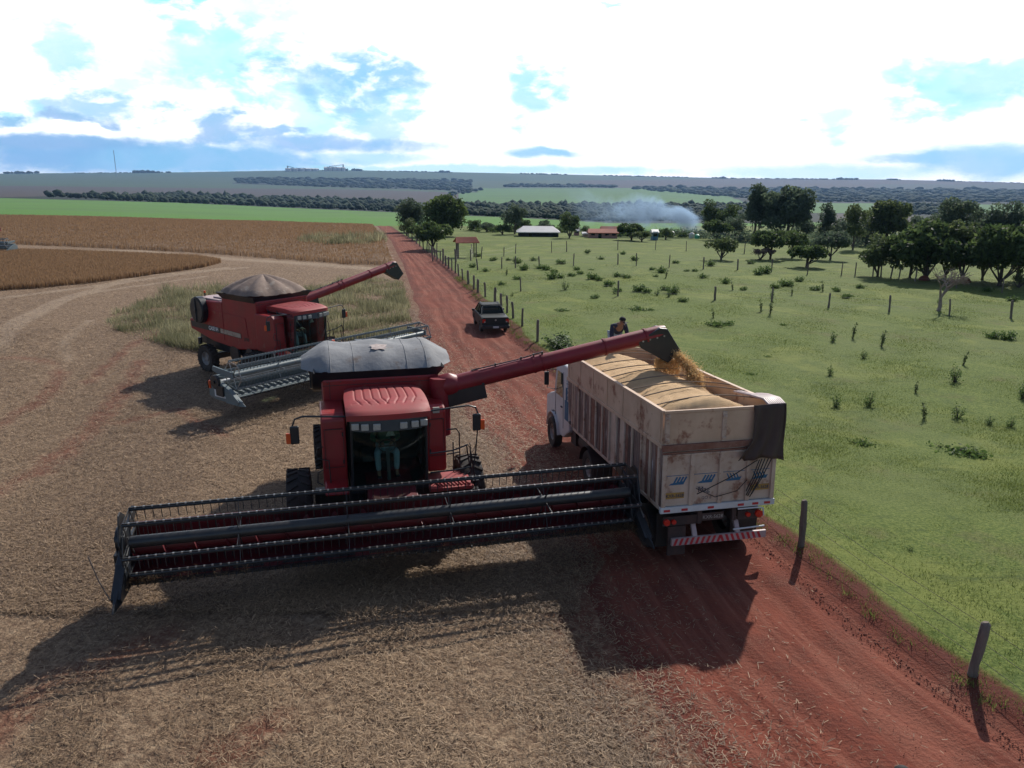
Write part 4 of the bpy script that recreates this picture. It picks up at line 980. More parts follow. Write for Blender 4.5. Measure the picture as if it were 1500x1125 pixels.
    # --- red cowls either side of the cab
    m = MB(); m.prism([(-.62, 1.3), (-.62, 2.80), (.55, 2.80), (.72, 2.70), (.80, 1.75), (.80, 1.30)], .96, 1.52)
    m.prism([(.80, 1.30), (.80, 1.42), (1.30, 1.30), (1.30, 1.22)], .96, 1.50); m.obj('side_cowl', 'red', t, bevel=.06)
    m = MB(); m.prism([(-.62, 1.3), (-.62, 2.80), (.35, 2.80), (.50, 2.72), (.55, 1.9), (.55, 1.30)], -1.46, -.98); m.obj('side_cowl', 'red', t, bevel=.06)
    m = MB(); m.b2(-1.30, -1.14, .50, .565, 2.66, 2.78); m.obj('white_decal', 'lens', t)
    m = MB(); m.b2(-1.98, -.92, .3, 1.32, 1.22, 1.29)
    for k in range(9): m.box((-1.85 + k * .09, 1.05, 1.305), (.03, .4, .03), Matrix.Rotation(.25, 3, 'Z'))
    m.obj('platform', 'redroof', t)
    # railings and ladder on the left side, handles on the right
    m = MB(); tb = lambda pts, r=.017: m.ring(pts, r, 7)
    tb([(-.95, 1.2, 2.05), (-1.5, 1.25, 2.10), (-1.85, 1.25, 2.20), (-1.92, 1.22, 2.12), (-1.95, 1.2, 1.3)]); tb([(-.95, 1.2, 1.62), (-1.5, 1.25, 1.65), (-1.94, 1.22, 1.68)])
    tb([(-1.5, .35, 2.30), (-1.75, .35, 2.30), (-1.82, .35, 2.2), (-1.84, .35, 1.25)]); tb([(-1.66, .35, 2.0), (-1.67, .35, 1.25)]); tb([(-1.5, .35, 1.72), (-1.83, .35, 1.75)])
    m.obj('railing', 'black', t, smooth=True, split='isl')
    m = MB(); tb = lambda pts, r=.018: m.ring(pts, r, 7)
    for yy in (.45, 1.0): tb([(-1.98, yy, 1.95), (-2.1, yy, 1.2), (-2.12, yy, .45)])
    for z_ in (.5, .78, 1.05, 1.25): m.b2(-2.18, -2.02, .45, 1.0, z_, z_ + .03)
    m.obj('ladder', 'black', t)
    m = MB(); tb = lambda pts, r=.014: m.ring(pts, r, 7)
    tb([(1.5, .78, 2.25), (1.62, .85, 2.25), (1.66, .85, 2.1), (1.62, .85, 2.02), (1.38, .9, 1.98), (1.36, .92, 1.45)]); tb([(1.52, .8, 1.75), (1.64, .86, 1.72), (1.66, .86, 1.5), (1.55, .9, 1.45)])
    m.obj('grab_rail', 'black', t, smooth=True)
    for s in (-1, 1):
        m = MB(); m.ring([(s * .9, 1.1, 2.86), (s * 1.9, 1.1, 2.93), (s * 2.08, 1.1, 2.88), (s * 2.14, 1.1, 2.74), (s * 2.13, 1.1, 2.4)], .02, 8)
        if s < 0: m.ring([(s * 2.13, 1.1, 2.4), (s * 2.08, 1.1, 1.9), (s * 2.0, 1.1, 1.3)], .016, 8); m.ring([(s * 2.10, 1.12, 2.1), (s * 2.0, 1.15, 1.9), (s * 1.92, 1.12, 2.1)], .01, 6)
        m.obj('mirror_arm', 'black', t, smooth=True)
        m = MB(); m.box((s * 2.10, 1.14, 2.56), (.20, .07, .38)); m.obj('mirror', 'black', t, bevel=.03)
        m = MB(); m.box((s * (2.10 + .14), 1.15, 2.50), (.10, .06, .22)); m.obj('marker_lamp', 'orange', t, bevel=.015)
    for (x, y, z_) in ((1.0, -5.3, 3.14), (-1.1, -.9, 3.36)):
        m = MB(); m.cyl((x, y, z_ + .08), (0, 0, 1), .03, .16, 8); m.mi = 1; m.cyl((x, y, z_ + .20), (0, 0, 1), .055, .10, 12, .045); m.obj('beacon', ['black', 'orange'], t, smooth=True)
    m = MB()
    for k in range(3): m.ring([(.60 - k * .05, .4, 1.35), (.66 + .02 * k, 1.1, 1.20 - k * .05), (.62, 1.8, 1.02), (.72 + k * .05, 2.1, .9)], .016, 6)
    m.ring([(-.60, .4, 1.3), (-.70, 1.2, 1.1), (-.66, 2.0, .95)], .02, 6); m.obj('hose', 'black', t, smooth=True, split='isl')
    # --- wheels
    for s in (-1, 1):
        wheel(t, s * 2.12, 0, .84, .60, s, name='front_wheel'); wheel(t, s * 1.55, -4.6, .66, .42, s, name='rear_wheel', rr=.5)
    # --- unloading auger
    if aug:
        p, q = Vector(aug[0]), Vector(aug[1]); d = (q - p).normalized()
        m = MB(); m.ring([p - d * .1, p + d * .62], .235, 20); m.ring([p + d * .55, q - d * .25, q - d * .12, q], [.215, .205, .20, .17], 20)
        for k in (.06, .36, .40, .7, .9): c0 = p.lerp(q, k); m.cyl(c0, d, .228, .05, 20)
        m.obj('unloading_auger', 'redhdr', t, smooth=True)
        m = MB(); cen = p + Vector((0, 0, -.42)); m.bar(p - d * .25 + Vector((0, 0, -.30)), p + d * .75 + Vector((0, 0, -.30)), .40, .42); m.obj('auger_base', 'black', t, bevel=.02)
        m = MB(); m.cyl(p + Vector((.42, 0, -.55)), (0, 0, 1), .26, 1.5, 18); ellipsoid(m, p + Vector((.2, 0, 0)), (.36, .30, .30)); m.obj('auger_elbow', 'redhdr', t, smooth=True)
        m = MB(); up = Vector((0, 0, 1)); n_ = [p + d * .4 + up * .26, p.lerp(q, .28) + up * .24, p.lerp(q, .36) + up * .27, p.lerp(q, .40) + up * .27]; m.ring(n_, .016, 6)
        for k in (.18, .30, .36, .40): m.bar(p.lerp(q, k) + up * .2, p.lerp(q, k) + up * .29, .03, .05)
        m.obj('auger_hose', 'black', t)
        # spout: hooded boot pointing down and outward
        side = d.cross(up).normalized(); dn = side.cross(d).normalized() * -1; w = .20
        if dn.z > 0: dn = -dn
        a = [q - d * .85 + dn * .02, q - d * .80 + dn * .22, q - d * .12 + dn * .80, q + d * .30 + dn * .58, q + d * .0 - dn * .12, q - d * .2 - dn * .19]
        m = MB(); n_ = len(a); vs = [v - side * w for v in a] + [v + side * w for v in a]
        m.add(vs, [tuple(range(n_)), tuple(range(2 * n_ - 1, n_ - 1, -1))] + [(i, (i + 1) % n_, n_ + (i + 1) % n_, n_ + i) for i in range(n_) if i != 2])
        m.obj('spout', 'black', t, bevel=.02)
        m = MB()
        for k in range(4): c0 = q - d * (.72 - .2 * k) + dn * .05; m.cyl(c0, side, .025, 2 * w + .03, 8)
        m.obj('spout_bolt', 'bright', t, split='isl')
    for ch in t.children:
        if ch.name.split('.')[0] in ('front_wheel', 'rear_wheel', 'unloading_auger', 'auger_base', 'auger_elbow', 'auger_hose', 'spout', 'spout_bolt'): continue
        n_ = ch.name.split('.')[0]; ch.scale = (1, 1, KZ)
        if n_ in ('cab', 'windshield', 'side_window', 'roof', 'light_panel', 'work_light', 'seat', 'steering_column', 'hanging_ornament', 'mirror_arm', 'mirror', 'marker_lamp', 'side_cowl', 'white_decal'): ch.location.z += .11
        if n_ in ('tank_extension', 'tank_cover', 'tank_cover_seam', 'torn_patch'): ch.location.z -= .20
    header(t, style, zc, hhalf); t.scale = (sc, sc, sc)
    return t

A1 = R(194.8); SC1 = .934
def local(t, v): return (Matrix.Rotation(t.rotation_euler[2], 3, 'Z').transposed()) @ (Vector(v) - t.location) / t.scale[0]
O1 = Vector((-2.95, 16.66, -.05))
class _T: pass
tmp = _T(); tmp.rotation_euler = (0, 0, A1); tmp.location = O1; tmp.scale = (SC1,)
AUGQ = Vector((3.80, 18.55, 4.36))
c1 = combine(O1, A1, 'auger', 'red combine harvester with a grey silver tank cover, unloading grain into the truck', 'red combine harvesters',
             aug=(local(tmp, (-1.33, 17.4, 3.28)), local(tmp, AUGQ)), sc=SC1)
A2 = R(-126.7); O2 = Vector((-9.27, 31.4, -.4))
c2 = combine(O2, A2, 'draper', 'red combine harvester with a brown dome cover and grey header, farther back', 'red combine harvesters',
             aug=((-1.5, -1.0, 3.5), (-7.2, -.55, 4.75)), sc=.916)
g3 = G0(-62, 366)
c3 = combine(g3, R(176), 'draper', 'distant combine harvester half out of the photo, working between the brown crops', 'red combine harvesters', aug=None, hhalf=9.2, zc=.30)
def seated(cmb, label, top='shirtgreen'):
    mt = Matrix.Rotation(cmb.rotation_euler[2], 3, 'Z'); p = Vector(cmb.location) + mt @ (Vector((0, .12, 1.33 * 1.126 + .11)) * cmb.scale[0])
    return person(p, cmb.rotation_euler[2] + PI, label, SIT, top, 'jeans')
seated(c1, 'driver in a green shirt and pale jeans seated in the nearer combine harvester cab')
seated(c2, 'driver in a dark shirt seated in the cab of the farther combine harvester', 'navy')

# ------------------------------------------------------------------ grain truck
TRZ = R(12.5); TT = R(-2.6)
tr = empty('grain_truck', (4.42, 14.95, 0.0), TRZ, 'weathered cream and white grain truck being filled on the red dirt road', 'truck', rx=0)
tr.rotation_mode = 'XYZ'; tr.rotation_euler = (TT, 0, TRZ)
TM = Matrix.Translation(tr.location) @ Matrix.Rotation(TRZ, 4, 'Z') @ Matrix.Rotation(TT, 4, 'X')
BL, BW, Z0, ZM, Z1 = 6.9, 1.3, 1.33, 2.68, 3.43
def build_truck():
    m = MB()  # upper boards (sheet steel with seams)
    for s in (-1, 1):
        m.b2(s * (BW - .035), s * BW, 0.03, BL, ZM + .05, Z1 - .04)
    m.b2(-BW + .035, BW - .035, BL - .05, BL - .005, ZM, Z1 + .02)
    m.obj('upper_side_panel', 'cream', tr, split='x')
    m = MB()
    for s in (-1, 1):
        for k in range(7):
            y = .15 + k * (BL - .3) / 6; m.b2(s * (BW - .002), s * (BW + .016), y - .02, y + .02, ZM + .05, Z1 - .04)
        m.b2(s * (BW - .06), s * (BW + .03), 0, BL, Z1 - .04, Z1 + .02); m.b2(s * (BW - .02), s * (BW + .028), 0, BL, ZM - .04, ZM + .05)
    m.b2(-BW, BW, -.03, .03, Z1 - .045, Z1 + .015)
    m.obj('top_rail', 'cream', tr, bevel=.006)
    for s in (-1, 1):
        m = MB(); m.prism([(BL - .6, ZM - .04), (BL, ZM - .04), (BL, Z0 + .75), (BL - .12, Z0 + .35), (BL - .35, Z0 + .10), (BL - .6, Z0 + .02)], s * (BW - .05), s * (BW - .02))
        y = .03; k = 0
        while y < BL - .6:
            w = random.choice((.14, .20, .27, .34)); y2 = min(y + w, BL - .6); m.mi = random.choice((0, 0, 0, 1, 2)); d = random.uniform(0, .012)
            m.b2(s * (BW - .05), s * (BW - .018 + d), y + .004, y2 - .004, Z0 + .02, ZM - .04); y = y2
        m.obj('side_board', ['wood', 'whitebox', 'rust'], tr)
    m = MB()
    for s in (-1, 1):
        for k in range(13):
            y = .12 + k * (BL - .7) / 12 + random.uniform(-.05, .05); m.b2(s * (BW - .02), s * (BW + .024), y - .035, y + .035, Z0 + .02, ZM - .045)
        m.b2(s * (BW - .03), s * (BW + .012), 0.0, BL - .6, Z0 - .05, Z0 + .025)
    m.obj('side_stakes', 'whitebox', tr, bevel=.006)
    m = MB(); m.b2(-BW + .03, BW - .03, 0.03, BL - .05, Z0 + .0, Z0 + .06); m.obj('bed_floor', 'chassis', tr)
    # headboard with raised curve
    m = MB(); n = 14; pts = [(-BW + .04, Z1)] + [(-BW + .04 + (2 * BW - .08) * k / n, Z1 + .03 + .13 * math.sin(PI * k / n)) for k in range(n + 1)] + [(BW - .04, Z1)]
    vs = [(x, BL - .04, z) for x, z in pts] + [(x, BL - .08, z) for x, z in pts]; k = len(pts)
    m.add(vs, [tuple(range(k)), tuple(range(2 * k - 1, k - 1, -1))] + [(i, (i + 1) % k, k + (i + 1) % k, k + i) for i in range(k)]); m.obj('headboard', 'cream', tr)
    # tailgate: upper two panels, rust rail, four lower panels
    m = MB(); m.b2(-BW + .02, BW - .02, -.02, .012, ZM + .04, Z1 - .05); m.obj('upper_tailgate', 'cream', tr)
    m = MB()
    for x in (-BW + .03, 0.0, BW - .06):
        m.b2(x, x + .10, -.045, -.021, ZM + .05, Z1 - .06)
        for z_ in (ZM + .12, Z1 - .16): m.box((x + .05, -.055, z_), (.09, .03, .05))
    m.obj('gate_post', 'whitebox', tr, bevel=.006)
    m = MB(); m.b2(-BW - .03, BW + .03, -.085, -.022, ZM - .09, ZM + .045); m.b2(-BW - .02, BW + .02, -.06, -.025, ZM - .16, ZM - .12); m.obj('rusty_rail', 'rust', tr, bevel=.01)
    m = MB(); m.b2(-BW + .02, BW - .02, -.02, .012, Z0 + .04, ZM - .1); m.obj('lower_tailgate', 'whitebox', tr)
    m = MB(); 
    for x in (-BW, -.68, -.02, .62, BW - .09): m.b2(x, x + .09, -.07, -.021, Z0 + .03, ZM - .17)
    m.b2(-BW + .09, BW - .09, -.05, -.021, ZM - .22, ZM - .17)
    m.obj('gate_post', 'whitebox', tr, bevel=.008)
    m = MB(); m.b2(-BW - .02, BW + .02, -.085, -.0, Z0 - .10, Z0 + .03); m.obj('rear_beam', 'white', tr, bevel=.006)
    m = MB()
    for x in (-1.18, -.78, -.18, .52, .86, 1.14): m.b2(x - .07, x + .07, -.092, -.086, Z0 - .065, Z0 - .015)
    m.obj('reflector', 'redrefl', tr, split='isl')
    m = MB()
    for (a, b) in ((-1.19, -.72), (-.56, -.06), (.10, .58), (.76, 1.16)):
        m.b2(a - .02, b + .02, -.0245, -.0215, Z0 + .70, Z0 + .712); c = (a + b) / 2; sg = 1 if c < 0 else -1
        for k in range(4):
            x = c - .10 + k * .07; m.add([(x, -.024, Z0 + .52), (x + .045, -.024, Z0 + .52), (x + .045 + sg * .08, -.024, Z0 + .66), (x + .01 + sg * .08, -.024, Z0 + .68)], [(0, 1, 2, 3)])
        m.add([(c - .19, -.0235, Z0 + .50), (c + .15, -.0235, Z0 + .50), (c + .19, -.0235, Z0 + .58), (c - .12, -.0235, Z0 + .54)], [(0, 1, 2, 3)])
    m.obj('blue_emblem', 'bluepaint', tr)
    m = MB(); text_mb(m, 'Mag', .17, (-.33, -.0225, Z0 + .30), (1, 0, 0), (0, 0, 1)); text_mb(m, 'GO 6', .10, (-.26, -.0225, Z0 + .13), (1, 0, 0), (0, 0, 1))
    for k in range(3): m.bar((-.50 + k * .05, -.023, Z0 + .44), (-.38 + k * .06, -.023, Z0 + .30), .02, .002)
    m.obj('dark_lettering', 'inkpaint', tr)
    m = MB(); m.b2(-1.2, -.78, -.0285, -.0215, Z0 + .20, Z0 + .33); m.b2(.76, 1.19, -.0285, -.0215, Z0 + .24, Z0 + .37); m.obj('yellow_plate', 'yellow', tr, split='x')
    m = MB(); text_mb(m, 'KXR-5628', .095, (-.99, -.030, Z0 + .232), (1, 0, 0), (0, 0, 1), bold=.002); text_mb(m, 'KXR-5628', .095, (.975, -.030, Z0 + .272), (1, 0, 0), (0, 0, 1), bold=.002); m.obj('plate_lettering', 'inkpaint', tr, split='x')
    # bows across the top
    for k in range(9):
        y = .55 + k * .72; n = 10; a_ = .15 + .03 * math.sin(k * 2)
        m = MB(); m.ring([(-BW + .02 + (2 * BW - .04) * i / n, y + .05 * math.sin(k), Z1 + a_ * math.sin(PI * i / n)) for i in range(n + 1)], .014, 6); m.obj('top_bow', 'rope', tr, smooth=True)
    # under body
    m = MB()
    for s in (-1, 1): m.b2(s * .35, s * .45, -.05, 9.3, .92, 1.22)
    for k in range(8): m.b2(-BW + .05, BW - .05, .3 + k * .85, .38 + k * .85, 1.20, Z0 - .01)
    m.b2(-.55, .55, 1.15, 1.35, .45, .62); m.b2(-.9, .9, 1.45, 1.6, .55, .9)
    m.cyl((.75, 3.2, .85), (0, 1, 0), .28, 1.1, 18); m.cyl((-.75, 6.2, .80), (0, 1, 0), .28, .9, 18); m.b2(-1.05, -.6, 6.8, 7.3, .6, 1.15); m.cyl((-.9, 6.75, 1.22), (1, 0, 0), .16, .35, 12)
    m.obj('chassis', 'chassis', tr, bevel=.01)
    m = MB(); m.b2(-1.05, 1.15, -.12, -.06, .50, .66); m.bar((-.5, .1, .95), (-.5, -.08, .6), .1, .06); m.bar((.5, .1, .95), (.5, -.08, .6), .1, .06); m.obj('bumper', 'deck', tr)  # bumper darker than white: dust, with shade put into the colour too
    m = MB()
    for k in range(17):
        x = -1.02 + k * .125; s = .06 if k < 9 else -.06; m.add([(x, -.123, .505), (x + .06, -.123, .505), (x + .06 + s, -.123, .655), (x + s, -.123, .655)], [(0, 1, 2, 3)])
    m.obj('bumper_stripes', 'redrefl', tr)
    m = MB(); m.ring([(.45, -.1, 1.20), (.95, -.1, 1.20), (1.05, -.1, 1.17), (1.08, -.08, 1.0)], .018, 6); m.ring([(.35, -.14, .76), (1.08, -.14, .78)], .018, 6); m.obj('tail_rail', 'white', tr)
    for x, r in ((-1.16, .07), (-1.0, .05), (.98, .085), (.72, .05)):
        m = MB(); m.cyl((x, -.06, 1.04 if x > 0 else 1.02), (0, 1, 0), r, .06, 16); m.obj('tail_lamp', 'lampred', tr, smooth=True)
    m = MB(); m.b2(-1.22, -.45, -.02, .02, .92, 1.12); m.b2(.5, 1.05, -.02, .02, .92, 1.12); m.b2(-1.1, -.7, -.03, .02, .25, .9); m.obj('lamp_bracket', 'chassis', tr, split='x')
    m = MB(); m.b2(-.35, .15, -.05, -.03, .98, 1.15); text_mb(m, 'KXR-5628', .11, (-.10, -.053, 1.025), (1, 0, 0), (0, 0, 1)); m.obj('number_plate', 'chassis', tr)
    m = MB(); text_mb(m, 'KXR-5628', .11, (-.10, -.054, 1.025), (1, 0, 0), (0, 0, 1)); m.obj('plate_lettering', 'plaster', tr)
    for y in (1.05, 2.25, 5.15):
        for s in (-1, 1):
            for d in (0, .30): wheel(tr, s * (1.10 - d), y, .50, .25, s, lug=False, name='wheel')
    for s in (-1, 1): wheel(tr, s * 1.12, 8.85, .50, .27, s, lug=False, name='wheel')
    for s in (-1, 1):
        m = MB(); n = 12; P = []
        for k in range(n + 1): a = math.radians(5 + 170 * k / n); P.append([Vector((s * x, 5.15 + math.cos(a) * .62, .5 + math.sin(a) * .60)) for x in (.70, 1.26)])
        m.grid(P); m.b2(s * .72, s * 1.25, 4.50, 4.53, .22, .75); m.obj('mudguard', 'chassis', tr, smooth=True)
        m = MB(); m.b2(s * .55, s * 1.2, .36, .385, .28, 1.05); m.obj('mudflap', 'rubber', tr)
    # cab
    m = MB(); m.prism([(7.15, .95), (7.15, 2.72), (7.35, 2.92), (8.3, 2.92), (8.62, 2.78), (8.85, 1.85), (9.35, 1.70), (9.75, 1.55), (9.8, .75), (9.35, .75), (9.3, 1.0), (9.1, 1.16), (8.85, 1.2), (8.6, 1.14), (8.42, .95), (8.35, .6), (7.8, .6)], -1.16, 1.16)
    m.obj('cab', 'white', tr, bevel=.05)
    m = MB()
    for s in (-1, 1): m.add([(s * 1.166, 7.85, 1.85), (s * 1.166, 8.62, 1.85), (s * 1.166, 8.42, 2.62), (s * 1.166, 7.85, 2.62)], [(0, 1, 2, 3)])
    m.obj('side_window', 'carglass', tr, split='x')
    m = MB(); m.add([(-1.02, 8.875, 1.92), (1.02, 8.875, 1.92), (.95, 8.69, 2.70), (-.95, 8.69, 2.70)], [(0, 1, 2, 3)]); m.obj('windshield', 'carglass', tr)
    m = MB()
    for s in (-1, 1):
        for y in (7.78, 8.66): m.b2(s * 1.158, s * 1.168, y - .01, y + .01, .9, 2.68 if y < 8 else 1.85)
        m.box((s * 1.175, 7.95, 1.55), (.03, .14, .04))
    m.obj('door_seams', 'inkpaint', tr, split='x')
    m = MB(); m.b2(-1.172, -1.163, 7.25, 7.62, 1.25, 1.85); m.box((-1.17, 7.45, 2.0), (.012, .12, .5)); m.add([(-.9, 7.143, 1.5), (-.3, 7.143, 1.5), (-.2, 7.143, 2.0), (-.9, 7.143, 2.2)], [(0, 1, 2, 3)]); m.obj('blue_cab_panel', 'bluepaint', tr)
    m = MB(); text_mb(m, 'TRANS', .26, (-1.166, 7.45, 2.15), (0, 0, 1), (0, 1, 0) if False else (0, -1, 0)); m.obj('cab_lettering', 'bluepaint', tr)
    for s in (-1, 1):
        m = MB(); m.ring([(s * 1.15, 8.6, 2.6), (s * 1.42, 8.75, 2.6), (s * 1.42, 8.75, 2.0), (s * 1.15, 8.65, 1.95)], .015, 6); m.box((s * 1.44, 8.76, 2.30), (.14, .07, .42)); m.obj('mirror', 'black', tr, bevel=.01)
    m = MB()
    for s in (-1, 1):
        P = [[Vector((s * x, 8.85 + math.cos(a) * .66, .5 + math.sin(a) * .66)) for x in (.85, 1.24)] for a in np.linspace(.1, PI - .1, 12)]; m.grid(P)
    m.obj('front_fender', 'white', tr, split='x', smooth=True)
build_truck()
def T(v): return TM @ Vector(v)
# canvas hanging over the rear right corner
def canvas():
    t = empty('rolled_tarpaulin', T((BW - .3, 0, Z1)), TRZ, 'dark brown canvas hanging over the right rear corner of the grain truck', 'tarpaulin')
    L = lambda v: Matrix.Rotation(-TRZ, 3, 'Z') @ (T(v) - t.location)
    m = MB(); P = []
    for i in range(19):
        u = i / 18; x = .66 + u * (BW + .12 - .66); row = []
        for k in range(14):
            w = k / 13; fold = .035 * math.sin(u * 17 + w * 2) * (.3 + w); low = 1.25 - .10 * abs(math.sin(u * 3))
            xx = x + .02 * math.sin(w * 6) - (.22 * w * (1 - u) * 0) - (0.95 * max(0, (w - .66)) * (1 - u))
            row.append(L((xx + (.0), -.10 - fold - .06 * w, Z1 + .05 - w * low * (1 if u > .12 else .93))))
        P.append(row)
    m.grid(P)
    P = []
    for i in range(9):
        u = i / 8; row = []
        for k in range(12):
            w = k / 11; row.append(L((BW + .10 + .02 * math.sin(u * 9), -.12 + u * .5, Z1 + .05 - w * (1.2 - .5 * u))))
        P.append(row)
    m.grid(P); o = m.obj('canvas_sheet', 'cloth', t, smooth=True); so = o.modifiers.new('s', 'SOLIDIFY'); so.thickness = .012
    m = MB()   # pale gathered hem on the top corner
    for k in range(9): m.ring([L((BW - .42 + .05 * k, 1.15 - .05 * k, Z1 + .05 + .02 * math.sin(k))), L((BW - .35 + .05 * k, .55, Z1 + .10)), L((BW - .30 + .045 * k, .1, Z1 + .12)), L((BW - .28 + .045 * k, -.08, Z1 + .04))], .028, 6)
    m.obj('gathered_hem', 'deck', t, smooth=True)
    m = MB()
    for a, b in (((.80, -.16, 2.30), (-.52, -.10, 1.62)), ((.9, -.16, 2.32), (.62, -.10, 1.50)), ((.97, -.16, 2.32), (.66, -.10, 1.48)), ((1.05, -.16, 2.32), (.70, -.11, 1.46)), ((1.12, -.16, 2.3), (.74, -.11, 1.52)), ((.84, -.16, 2.3), (.60, -.12, 1.60))):
        m.ring([L(a), L(((a[0] + b[0]) / 2, -.15, (a[2] + b[2]) / 2 - .03)), L(b)], .011, 5)
    m.ring([L((-.55, -.1, 1.75)), L((-.1, -.1, 1.52)), L((.4, -.1, 1.62)), L((.62, -.1, 1.85))], .009, 5)
    m.obj('rope', 'rope' if False else 'seat', t)
canvas()
def grain():
    nx, ny = 34, 96; P = []; y0, y1 = .035, BL - .09
    V = np.zeros((ny, nx, 3))
    for j in range(ny):
        for i in range(nx):
            x = -BW + .055 + (2 * BW - .11) * i / (nx - 1); y = y0 + (y1 - y0) * j / (ny - 1)
            h = 3.15 + .34 * math.exp(-((x + .25) / .95) ** 2) + .06 * math.sin(y * 1.9 + 1) - .02 * x
            h += .15 * math.exp(-((x - .62) ** 2 + (y - 2.55) ** 2) / .10) + .10 * math.exp(-((x + .1) ** 2 + (y - 1.2) ** 2) / 1.1)
            h -= .12 * sstep(.6, 1.25, x) * (.5 + .5 * sstep(1.0, 3.0, y)); h -= .22 * sstep(6.0, 6.8, y)
            h -= .22 * math.exp(-(y / .22) ** 2); h = min(h, Z1 - .03 + .17 * math.exp(-(x / .9) ** 2)) + .02 * math.sin(y * 4.4 + x * 1.5) + .012 * math.sin(x * 23 + y * 11) * math.sin(y * 17)
            V[j, i] = (TM @ Vector((x, y, h)))[:]
    i = np.arange(ny * nx).reshape(ny, nx)[:-1, :-1].ravel()
    o = npmesh('grain_load', V.reshape(-1, 3), np.stack([i, i + 1, i + nx + 1, i + nx], 1), 'grain', smooth=True); tag(o, 'heaped golden grain filling the truck box', 'grain', kind='stuff')
    # falling stream of kernels
    q = Vector(AUGQ) + Vector((.25, -.12, -.55)); land = TM @ Vector((.62, 2.55, 3.36)); n = 30000
    s = rng.uniform(0, 1, n); base = np.array(q)[None] * (1 - s[:, None]) + np.array(land)[None] * s[:, None]
    base[:, 0] += .55 * s * (1 - s); base[:, 1] -= .1 * s * (1 - s)
    base += rng.normal(0, 1, (n, 3)) * (.032 + .045 * s[:, None] + .05 * (rng.uniform(0, 1, n) > .8)[:, None])
    # thin curtain under the whole mouth of the spout
    k = rng.uniform(0, 1, n) < .22; drop = rng.uniform(0, .55, n) ** 1.4
    base[k] = (np.array(Vector(AUGQ) + Vector((.12, -.02, -.70)))[None] + np.stack([rng.uniform(-.33, .30, n), rng.uniform(-.14, .10, n), -drop], 1))[k]
    r = .013; d = rng.normal(0, 1, (n, 3, 3)) * r
    V = (base[:, None] + d).reshape(-1, 3)
    o = npmesh('falling_grain', V, np.arange(3 * n).reshape(n, 3), 'kernels', {'v': ('FLOAT', np.repeat(rng.uniform(0, 1, n), 3))}); tag(o, 'stream of golden grain pouring from the auger spout into the truck', 'grain', kind='stuff')
grain()
pm = T((.22, BL + .22, Z1 - .42 ))
per = person(pm, TRZ + .15, 'person in a dark navy shirt and cap bending over the front of the truck box', BEND, 'navy', 'jeans')
person(Vector((4.36, 7.02, 0)), .4, 'person with a dark cap at the bottom edge of the photo, mostly out of frame', STAND, 'navy', 'jeans')

